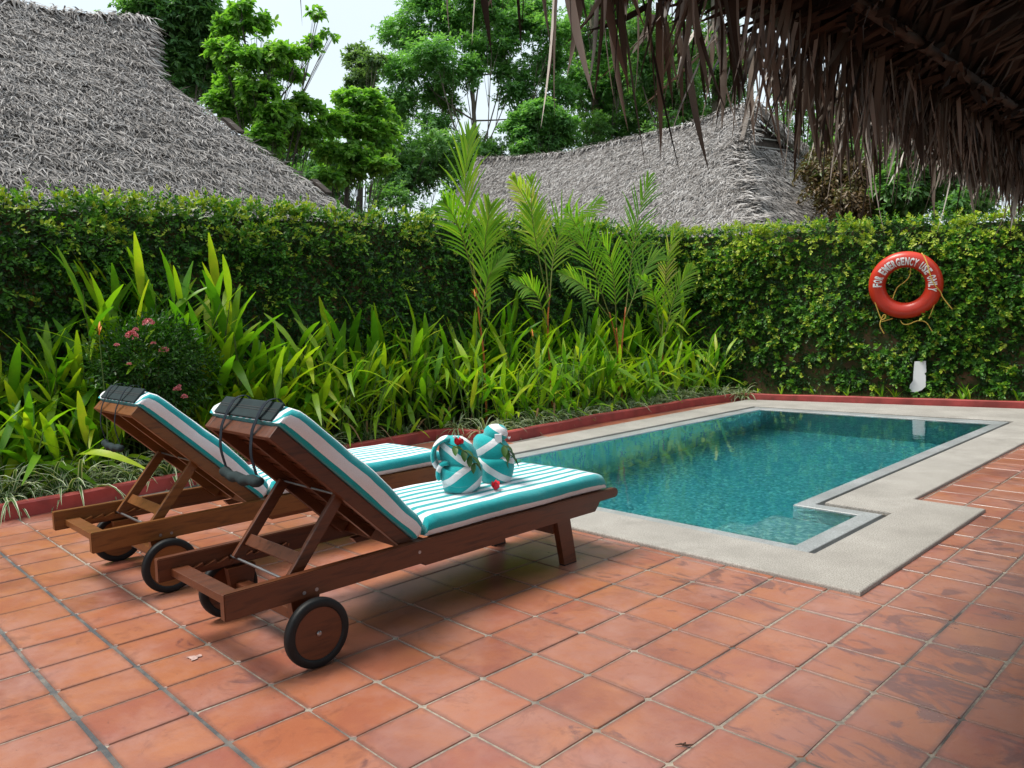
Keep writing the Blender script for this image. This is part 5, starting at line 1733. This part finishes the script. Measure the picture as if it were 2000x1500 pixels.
# ------------------------------------------------------------------ planted bed
M_HEL = mat_foliage("heliconia_leaf", [(0.0, (0.045, 0.160, 0.012)), (0.25, (0.11, 0.29, 0.016)), (0.55, (0.24, 0.43, 0.020)), (0.80, (0.40, 0.54, 0.028)), (0.95, (0.60, 0.58, 0.045)), (1.0, (0.62, 0.46, 0.08))], .46, .40, objvar=1)
M_STEM = mat_plain("green_stem", (0.075, 0.13, 0.022), 0.5, 0, 0.4, 20)
M_DRYLEAF = mat_plain("dead_leaf", (0.22, 0.125, 0.055), 0.85, 0, 0.45, 20)
def lance(kx, broad=1.0, droop=None):
    r2 = random.Random(500 + kx); seg = 7; vs = []; fs = []
    dr = droop if droop is not None else r2.uniform(.05, .38); lat = r2.uniform(-.10, .10); fo = r2.uniform(.12, .34); tw = r2.uniform(-.5, .5)
    wv = r2.uniform(0, 6)
    for i in range(seg + 1):
        f = i / seg
        w = .074 * broad * (math.sin(math.pi * min(1, f * .93 + .045)) ** .75) * (1 - .25 * f)
        c = Vector((lat * f * f, f - .12 * dr * f * f, -dr * f * f))
        a = tw * f; sx = Vector((math.cos(a), 0, math.sin(a))); up = Vector((-math.sin(a), 0, math.cos(a)))
        rip = .006 * math.sin(f * 17 + wv)
        vs += [c - sx * w + up * (w * fo + rip), c, c + sx * w + up * (w * fo - rip)]
    for i in range(seg):
        a = i * 3; fs += [(a, a + 1, a + 4, a + 3), (a + 1, a + 2, a + 5, a + 4)]
    me = bpy.data.meshes.new("leaf"); me.from_pydata(vs, [], fs); me.materials.append(M_HEL)
    me.polygons.foreach_set("use_smooth", [True] * len(fs))
    return me
LANCE = [lance(k) for k in range(7)]; LANCE_B = [lance(20 + k, 1.5) for k in range(4)]; LANCE_D = [lance(40 + k, 1.0, .75) for k in range(3)]
DEADM = lance(60, .7, 1.1); DEADM.materials.clear(); DEADM.materials.append(M_DRYLEAF)

def place_leaf(parent, me, p, d, L, Wk=1.0, name="leaf", roll=0.0):
    d = d.normalized()
    z = Vector((0, 0, 1)); x = d.cross(z)
    if x.length < .1: x = Vector((rnd.uniform(-1, 1), rnd.uniform(-1, 1), 0))
    x.normalize(); z = x.cross(d)
    Mx = Matrix((x, d, z)).transposed().to_4x4()
    o = link(name, me, parent)
    o.matrix_local = Matrix.Translation(p) @ Mx @ Matrix.Rotation(roll, 4, 'Y') @ Matrix.Diagonal((L * Wk, L, L, 1))
    return o

def shoot_plant(x, y, h, shoots, nl, L0, L1, label, group, broad=False, spread=.28, name="heliconia_plant", droop=.12, cat="plant"):
    root = empty(name, (x, y, 0), 0, label, cat, group)
    for s in range(shoots):
        az = rnd.uniform(0, 6.28); bx, by = rnd.gauss(0, .07), rnd.gauss(0, .09)
        lean = rnd.uniform(.02, spread)
        top = Vector((bx + math.cos(az) * lean * h, by + math.sin(az) * lean * h, h * rnd.uniform(.62, .92)))
        b = Vector((bx, by, -.01)); mid = b.lerp(top, .5) + Vector((-math.cos(az), -math.sin(az), 0)) * .04 * h
        pts = [b * (1 - f) ** 2 + mid * 2 * f * (1 - f) + top * f * f for f in (0, .25, .5, .75, 1)]
        mb = MB(); mb.tube(pts, [.008, .0075, .0065, .005, .003], 6, False)
        link("stem", mb.mesh("stem", True), root, M_STEM)
        fan = rnd.uniform(0, 3.14)
        for k in range(nl):
            f = .28 + .72 * (k + rnd.uniform(0, .6)) / nl
            p = b * (1 - f) ** 2 + mid * 2 * f * (1 - f) + top * f * f if f < 1 else top
            a = fan + (math.pi if k % 2 else 0) + rnd.gauss(0, .55)
            el = R(rnd.uniform(38, 80)) if f < .9 else R(rnd.uniform(62, 88))
            if rnd.random() < droop: el = R(rnd.uniform(5, 35))
            d = Vector((math.cos(a) * math.cos(el), math.sin(a) * math.cos(el), math.sin(el)))
            me = (LANCE_B[rnd.randrange(4)] if broad else LANCE[rnd.randrange(7)])
            if el < R(36): me = LANCE_D[rnd.randrange(3)]
            place_leaf(root, me, p, d, rnd.uniform(L0, L1), rnd.uniform(.85, 1.25), roll=rnd.uniform(-.5, .5))
        if rnd.random() < .25:
            f = .35; p = b.lerp(top, f)
            place_leaf(root, DEADM, p, Vector((math.cos(az), math.sin(az), .2)), L0 * .8, 1, "withered_leaf")
    return root

def kerb_x(y):
    K = KERB
    for (x1, y1), (x2, y2) in zip(K[:-1], K[1:]):
        if y1 <= y <= y2 and y1 != y2: return x1 + (x2 - x1) * (y - y1) / (y2 - y1)
    return K[0][0]

def wordy(px):
    if px < 120: return "at the left edge"
    if px < 230: return "left of the ixora bush"
    if px < 420: return "behind the ixora bush"
    if px < 640: return "behind the lounger backs"
    if px < 860: return "between lounger backs and towels"
    if px < 1010: return "by the tallest palm"
    if px < 1180: return "by the second palm"
    if px < 1330: return "by the palm clump"
    return "at the wall corner"
ORD = ["first", "second", "third", "fourth", "fifth", "sixth", "seventh", "eighth", "ninth", "tenth", "eleventh", "twelfth", "thirteenth", "fourteenth", "fifteenth", "sixteenth", "seventeenth", "eighteenth", "nineteenth", "twentieth"] + ["twenty-" + w_ for w_ in ("first", "second", "third", "fourth", "fifth", "sixth", "seventh", "eighth", "ninth")] + ["thirtieth"] + ["thirty-" + w_ for w_ in ("first", "second", "third", "fourth", "fifth")]
def px_of(x, y, z=.8):
    d = Vector((x, y, z)) - CP; return 1000 + 1514 * d.dot(CR) / d.dot(CF)
plan = []          # (function taking a label and group, px, kind words)
def later(px, what, plural, fn): plan.append((px, what, plural, fn))
def run_plan():
    plan.sort(key=lambda t: t[0]); cnt = {}
    for px, what, plural, fn in plan:
        w = wordy(px); k = (w, what); cnt[k] = cnt.get(k, 0) + 1
        i = cnt[k]
        fn(f"{what} {w}, {ORD[min(i, 35) - 1]} from the left there", f"{plural} {w}")
y = -1.15
while y < 8.6:
    x = -4.92 + rnd.uniform(-.14, .16)
    px = px_of(x, y)
    h = 1.30 + rnd.uniform(-.15, .18)
    if 0.35 < y < 1.25: h = 1.72
    if y > 7.6: h = 1.55
    if y < -.3: h = 1.15
    later(px, "tall upright heliconia", "tall heliconias", lambda l, g, x=x, y=y, h=h: shoot_plant(x, y, h, 6, 6, .34, .58, l, g, False, .28))
    y += .27 if y < 3 else .31
y = -1.0
while y < 8.4:
    kx = kerb_x(y) - .1
    x = kx - rnd.uniform(.26, .46) if y > 3.6 else kx - (rnd.uniform(.36, .54) if y < 1.5 else rnd.uniform(.16, .38))
    px = px_of(x, y)
    hh_ = rnd.uniform(.62, .95) * (1.1 if y > 1.2 else .85)
    if not (0.25 < y < .95):
        later(px, "leaning knee-high heliconia", "leaning heliconias", lambda l, g, x=x, y=y, h=hh_: shoot_plant(x, y, h, 5, 5, .30, .48, l, g, False, .42, droop=.34))
    y += rnd.uniform(.24, .33)
y = -1.0
while y < 8.2:
    kx = kerb_x(y) - .09
    x = kx - rnd.uniform(.14, .30); px = px_of(x, y)
    if y > 1.3: later(px, "low broad-leaved ginger plant", "low ginger plants", lambda l, g, x=x, y=y: shoot_plant(x, y, rnd.uniform(.26, .42), 3, 4, .20, .30, l, g, True, .55, "ginger_plant", .3))
    y += rnd.uniform(.38, .55)
for x, y, h in ((-4.98, .42, 1.62), (-4.86, .60, 1.75), (-5.0, .80, 1.70), (-4.84, 1.0, 1.78), (-4.98, 1.2, 1.60), (-4.8, 1.42, 1.45)):
    later(px_of(x, y), "tallest lance-leaved heliconia", "tallest heliconias", lambda l, g, x=x, y=y, h=h: shoot_plant(x, y, h, 5, 6, .42, .66, l, g, False, .22))
for x, y, h in ((-4.58, -.62, .62), (-4.66, -.25, .78), (-4.52, .02, .50), (-4.70, .22, .80)):
    later(px_of(x, y), "broad-leaved ginger plant", "broad ginger plants", lambda l, g, x=x, y=y, h=h: shoot_plant(x, y, h, 5, 5, .32, .46, l, g, True, .5, "ginger_plant", .35))
run_plan()

# variegated spider plants along the kerb
M_SPI = mat_foliage("spider_leaf", [(0.0, (0.06, 0.14, 0.035)), (0.45, (0.10, 0.19, 0.05)), (0.58, (0.58, 0.60, 0.42)), (1.0, (0.70, 0.71, 0.55))], .3, .4)
def spider_me(kx):
    r2 = random.Random(900 + kx); V = []; F = []; T = []
    for _ in range(34):
        az = r2.uniform(0, 6.28); L = r2.uniform(.16, .32); el = r2.uniform(.5, 1.35); w = r2.uniform(.006, .0095); seg = 6
        p = Vector((r2.gauss(0, .018), r2.gauss(0, .018), 0)); d = Vector((math.cos(az) * math.cos(el), math.sin(az) * math.cos(el), math.sin(el)))
        s_ = Vector((-math.sin(az), math.cos(az), 0)); b = len(V)
        for i in range(seg + 1):
            f = i / seg; ww = w * (1 - f ** 2.5) + .0006
            V += [p - s_ * ww + Vector((0, 0, ww * .5)), p - s_ * ww * .35, p + s_ * ww * .35, p + s_ * ww + Vector((0, 0, ww * .5))]; T += [1, .1, .1, 1]
            p = p + d * (L / seg); d = (d + Vector((0, 0, -.30 - .25 * f))).normalized()
        for i in range(seg):
            a = b + i * 4
            F += [(a + k, a + k + 1, a + k + 5, a + k + 4) for k in range(3)]
    me = np_mesh("blades", np.array([list(v) for v in V]), np.array(F), np.array(T), True); me.materials.append(M_SPI)
    return me
SPM = [spider_me(k) for k in range(5)]
y = -0.95; side_n = 0; spn = {}
while y < 8.35:
    kx = kerb_x(y) - .10
    for _ in range(2 if y < 1.5 else 2 if (y > 6.4 or 3.3 < y < 4.6) else 1):
        x = kx - rnd.uniform(.11, .28); px = px_of(x, y, .1)
        w = wordy(px)
        side_n += 1; spn[w] = spn.get(w, 0) + 1
        root = empty("spider_plant", (x, y + rnd.uniform(-.06, .06), .03), rnd.uniform(0, 6.28), f"striped spider plant {w}, {ORD[min(spn[w], 35) - 1]} from the left along the kerb", "plant", f"white striped spider plants {w}")
        o = link("blades", SPM[rnd.randrange(5)], root); o["kind"] = "stuff"
        s = rnd.uniform(.9, 1.35) * (1.25 if y < 1.6 else 1); o.scale = (s, s, s)
    y += rnd.uniform(.13, .24) if (y < 1.6 or y > 3.4) else .45
# seedlings at the foot of the far wall
for px in (1480, 1525, 1590, 1655, 1722, 1748, 1880, 1895, 1958, 1990):
    p = on_wallR(px, 768, .22)
    f = empty("wall_seedling", (p.x, p.y, 0), 0, None, "plant", "small seedlings at the foot of the far wall")
    f["label"] = f"small seedling at the foot of the far creeper wall, {ORD[(1480, 1525, 1590, 1655, 1722, 1748, 1880, 1895, 1958, 1990).index(px)]} from the left"
    for k in range(6):
        a = rnd.uniform(0, 6.28); el = R(rnd.uniform(50, 85))
        place_leaf(f, LANCE[rnd.randrange(7)], Vector((0, 0, 0)), Vector((math.cos(a) * math.cos(el), math.sin(a) * math.cos(el), math.sin(el))), rnd.uniform(.10, .24) * (1.3 if px in (1722, 1880, 1895) else 1), 1)
# grass strip and litter
M_GRASS = mat_foliage("grass_blade", [(0.0, (0.06, 0.10, 0.02)), (.6, (0.12, 0.19, 0.035)), (1.0, (0.28, 0.25, 0.10))], .3)
PP = []; 
for _ in range(15000):
    yy = rnd.uniform(2.6, 8.6) if rnd.random() < .7 else rnd.uniform(-2, 8.5)
    PP.append([kerb_x(yy) - .125 - abs(rnd.gauss(0, .16)), yy, -.012])
for _ in range(7000):
    xx = rnd.uniform(-4.2, 2.0); PP.append([xx, 8.95 + (xx + .34) * .2 + .10 + rnd.random() ** 1.5 * .55 + .0, -.012])
P = np.array(PP); n = len(P)
me = leaf_cloud("ground_grass", P, np.stack([rng.normal(0, .5, n), rng.normal(0, .5, n), np.ones(n)], 1), rng.normal(size=(n, 3)), rng.uniform(.02, .07, n) * (1 + (P[:, 1] > 8.3)), .004, np.clip(rng.normal(.45, .25, n), 0, 1), .2)
o = link("ground_grass", me, None, M_GRASS); props(o, "short ragged grass growing along the inside of the red kerb", "grass", None, "stuff")
n = 2600; ys = rng.uniform(-2.2, 8.8, n)
P = np.stack([np.array([kerb_x(float(q)) for q in ys]) - .10 - rng.random(n) * 1.0, ys, rng.uniform(-.008, .02, n)], 1)
me = leaf_cloud("leaf_litter", P, np.stack([rng.normal(size=n), rng.normal(size=n), rng.normal(0, .25, n)], 1), np.tile([0, 0, 1.0], (n, 1)) + rng.normal(0, .3, (n, 3)), rng.uniform(.04, .12, n), rng.uniform(.012, .03, n), rng.random(n), .3)
o = link("leaf_litter", me, None, M_DRYLEAF); props(o, "brown dead leaf litter on the soil of the bed", "leaf litter", None, "stuff")

# ixora bush with pink flower heads
def ixora():
    c = on_x(300, 705, -4.55)
    root = empty("ixora_bush", (c.x, c.y, 0), 0, "dark rounded ixora bush with pink flower heads behind the golden lounger", "bush")
    cc = Vector((0, 0, c.z))
    mb = MB()
    for _ in range(16):
        e = cc + Vector((rnd.uniform(-.25, .25), rnd.uniform(-.38, .38), rnd.uniform(-.2, .3)))
        mb.tube([(rnd.uniform(-.05, .05), rnd.uniform(-.05, .05), -.01), e * .5, e], [.009, .006, .002], 5, False)
    link("branches", mb.mesh("branches"), root, M_TWIG)
    n = 9000; u = rand_dirs(n); r_ = rng.random(n) ** .3
    P = u * r_[:, None] * np.array([.34, .46, .42]) * (1 + .18 * np.sin(u[:, :1] * 7 + u[:, 2:] * 5)) + np.array([0, 0, cc.z - .05])
    k = P[:, 2] > .05
    P = P[k]; u = u[k]; n = len(P)
    me = leaf_cloud("foliage", P, u + rng.normal(0, .6, (n, 3)), np.array([0, 0, 1.0]) + u * .6 + rng.normal(0, .4, (n, 3)), rng.uniform(.03, .055, n), rng.uniform(.013, .02, n), np.clip(rng.normal(.30, .15, n), 0, .8), .2)
    link("foliage", me, root, M_FIG)
    M_PINK = mat_plain("ixora_pink", (0.62, 0.20, 0.22), 0.7, 0, 0.4, 60)
    for (px, py, s) in ((290, 633, 1.0), (257, 658, 1.05), (320, 686, .85), (265, 645, .5), (300, 672, .5), (252, 712, .4), (346, 762, .7), (360, 776, .6), (228, 675, .45), (350, 755, .4)):
        p = on_x(px, py, c.x + .33 if py < 700 else c.x + .36) - Vector((c.x, c.y, 0))
        q = 70; uu = rand_dirs(q); uu[:, 2] = abs(uu[:, 2])
        me = leaf_cloud("flower_head", np.array(p) + uu * .030 * s, uu + rng.normal(0, .5, (q, 3)), uu + rng.normal(0, .3, (q, 3)), .020 * s, .014 * s, rng.random(q), .3, "broad")
        link("flower_head", me, root, M_PINK)
ixora()

# orange heliconia blooms on thin stalks
M_ORANGE = mat_plain("orange_bract", (0.70, 0.24, 0.03), 0.5, 0, 0.3, 40)
BR = lance(77, 1.5, .1); BR.materials.clear(); BR.materials.append(M_ORANGE)
for px, py, X, lb in ((193, 648, -4.35, "orange heliconia bloom on a thin stalk left of the ixora bush"), (927, 578, -4.45, "small orange bloom beside the tallest palm's stem"), (1040, 655, -4.3, "small orange bloom between the first two palms")):
    p = on_x(px, py, X); r0 = empty("heliconia_bloom", (p.x, p.y, 0), 0, lb, "flower")
    mb = MB(); mb.tube([(0, 0, -.01), (.01, .01, p.z * .5), (0, 0, p.z)], [.005, .004, .003], 5, False); link("stalk", mb.mesh("stalk"), r0, M_STEM)
    for k in range(5):
        a = k * 2.2; place_leaf(r0, BR, Vector((0, 0, p.z - .03 + .012 * k)), Vector((math.cos(a) * .5, math.sin(a) * .5, 1)), .06 + .012 * (k % 3), .9, "bract")
# young palms
M_PALM = mat_foliage("palm_leaflet", [(0.0, (0.07, 0.21, 0.022)), (.5, (0.19, 0.38, 0.035)), (.85, (0.36, 0.50, 0.05)), (1.0, (0.48, 0.44, 0.18))], .42, .38)
M_RED = mat_plain("orange_palm_stem", (0.42, 0.115, 0.022), 0.45, 0, 0.35, 12)
M_RACH = mat_plain("palm_rachis", (0.20, 0.22, 0.05), 0.5, 0, 0.3, 12)
def spline(P, n=6):
    Q = []
    for i in range(len(P) - 1):
        a_ = P[max(i - 1, 0)]; b_ = P[i]; c_ = P[i + 1]; e_ = P[min(i + 2, len(P) - 1)]
        for kk in range(n):
            u = kk / n
            Q.append(0.5 * ((2 * b_) + (c_ - a_) * u + (2 * a_ - 5 * b_ + 4 * c_ - e_) * u * u + (3 * b_ - a_ - 3 * c_ + e_) * u ** 3))
    Q.append(P[-1]); return Q
def frond(root, pts, base_t=.30, LL=.30, tint=.5, red=False, narrow=.72, pairs=24):
    P = spline([p - root.location for p in pts], 8)
    n = len(P)
    mb = MB(); mb.tube(P, [.0075 * (1 - .8 * i / (n - 1)) + .001 for i in range(n)], 6)
    fr = link("frond", mb.mesh("frond", True), root, M_RED if red else M_RACH)
    V = []; F = []; T = []
    for k in range(pairs):
        f = base_t + (1 - base_t) * k / (pairs - 1)
        x = f * (n - 1); i = min(int(x), n - 2); p = P[i].lerp(P[i + 1], x - i); t = (P[i + 1] - P[i]).normalized()
        toc = Vector((-CF.x, -CF.y, .2)).normalized()
        s_ = t.cross(toc).normalized()
        g = (f - base_t) / (1 - base_t)
        L = LL * 1.5 * rnd.uniform(.75, 1.0) * (math.sin(math.pi * min(1, .22 + .74 * g)) ** .7)
        for sg in (1, -1):
            if rnd.random() < .10: continue
            ang = R(56 - 34 * g) * narrow + rnd.gauss(0, .06)
            d = (t * math.cos(ang) + s_ * sg * math.sin(ang) + toc * rnd.uniform(-.05, .25)).normalized()
            w = .0105; q = p.copy(); b = len(V); tt = min(1, max(0, tint + rnd.gauss(0, .13)))
            nn = d.cross(s_ * sg).normalized() if abs(d.dot(s_)) < .98 else t
            wv = (d.cross(toc)).normalized()
            for j in range(5):
                ff = j / 4; ww = w * (math.sin(math.pi * min(1, .2 + .78 * ff)) ** .6)
                V += [q - wv * ww, q + toc * ww * .35, q + wv * ww]; T += [tt] * 3
                q = q + d * (L / 4); d = (d + Vector((0, 0, -.10 - .12 * ff))).normalized()
            for j in range(4):
                a = b + j * 3; F += [(a, a + 1, a + 4, a + 3), (a + 1, a + 2, a + 5, a + 4)]
    me = np_mesh("leaflets", np.array([list(v) for v in V]), np.array(F), np.array(T), True)
    link("leaflets", me, fr, M_PALM)
    return fr
def palm(X, basepx, stems, fronds, label):
    b = on_x(basepx[0], basepx[1], X); root = empty("young_palm", (b.x, b.y, 0), 0, label, "palm", "young palms in the planted bed")
    for st in stems:
        P = [on_x(x, y, X) for x, y in st]; P[0] = Vector((P[0].x, P[0].y, 0.0)) if P[0].z < .4 else P[0]
        Q = spline([p - root.location for p in P], 5)
        mb = MB(); mb.tube(Q, [.014 - .006 * i / (len(Q) - 1) for i in range(len(Q))], 8); link("stem", mb.mesh("stem", True), root, M_RED)
    for fr in fronds:
        pts = [on_x(x, y, X + dx) for x, y, dx in fr[0]]
        frond(root, pts, **fr[1])
    return root
palm(-4.62, (948, 800), [[(950, 805), (945, 700), (935, 610), (928, 540)]],
     [([(928, 545, 0), (916, 450, 0), (908, 370, .05), (917, 262, .1)], dict(base_t=.38, LL=.36, tint=.62, narrow=.50, pairs=24)),
      ([(930, 560, 0), (905, 470, .1), (885, 420, .25), (868, 395, .35)], dict(base_t=.2, LL=.30, tint=.45)),
      ([(932, 600, 0), (945, 500, .1), (950, 450, .2), (958, 405, .3)], dict(base_t=.2, LL=.30, tint=.6)),
      ([(938, 640, 0), (950, 560, .15), (960, 530, .25), (985, 500, .35)], dict(base_t=.15, LL=.24, tint=.4))],
     "tallest young palm, its upright frond reaching above the left end of the far hut")
palm(-4.60, (1080, 800), [[(1080, 800), (1073, 700), (1070, 630), (1074, 575)]],
     [([(1074, 580, 0), (1082, 500, 0), (1105, 435, .1), (1170, 396, .2)], dict(base_t=.22, LL=.34, tint=.62)),
      ([(1072, 590, 0), (1062, 490, 0), (1035, 410, .1), (1003, 350, .2)], dict(base_t=.35, LL=.26, tint=.93)),
      ([(1072, 600, 0), (1052, 500, .1), (1040, 430, .15), (1036, 352, .2)], dict(base_t=.35, LL=.26, tint=.6)),
      ([(1070, 640, 0), (1050, 580, .1), (1030, 560, .2), (1000, 545, .3)], dict(base_t=.2, LL=.22, tint=.5))],
     "second young palm from the left with an arching yellow-green frond above the creeper wall")
palm(-4.50, (1215, 760), [[(1213, 770), (1210, 700), (1190, 610)], [(1215, 770), (1213, 700), (1222, 600)], [(1209, 770), (1208, 710), (1204, 640)]],
     [([(1190, 615, 0), (1160, 530, .05), (1135, 460, .1), (1108, 412, .2)], dict(base_t=.18, LL=.34, tint=.42)),
      ([(1222, 610, 0), (1232, 520, 0), (1245, 430, .1), (1268, 348, .2)], dict(base_t=.25, LL=.34, tint=.35)),
      ([(1204, 640, 0), (1200, 560, .1), (1190, 500, .2), (1165, 460, .3)], dict(base_t=.2, LL=.30, tint=.45)),
      ([(1222, 620, 0), (1245, 560, .1), (1262, 520, .15), (1290, 500, .25)], dict(base_t=.2, LL=.26, tint=.4)),
      ([(1190, 620, 0), (1150, 570, .1), (1120, 545, .2), (1095, 535, .3)], dict(base_t=.2, LL=.24, tint=.55))],
     "palm clump with three orange stems and pale feathery fronds beside the pool corner bed")
palm(-4.55, (1298, 760), [[(1298, 770), (1294, 700), (1292, 660)]],
     [([(1292, 665, 0), (1298, 580, 0), (1303, 510, .1), (1322, 440, .2)], dict(base_t=.25, LL=.22, tint=.85)),
      ([(1294, 680, 0), (1312, 600, .1), (1330, 555, .2), (1350, 525, .3)], dict(base_t=.2, LL=.24, tint=.6)),
      ([(1292, 660, 0), (1280, 590, .1), (1270, 560, .2), (1245, 540, .3)], dict(base_t=.2, LL=.22, tint=.5))],
     "smallest young palm with a narrow yellowish frond, farthest along the bed")
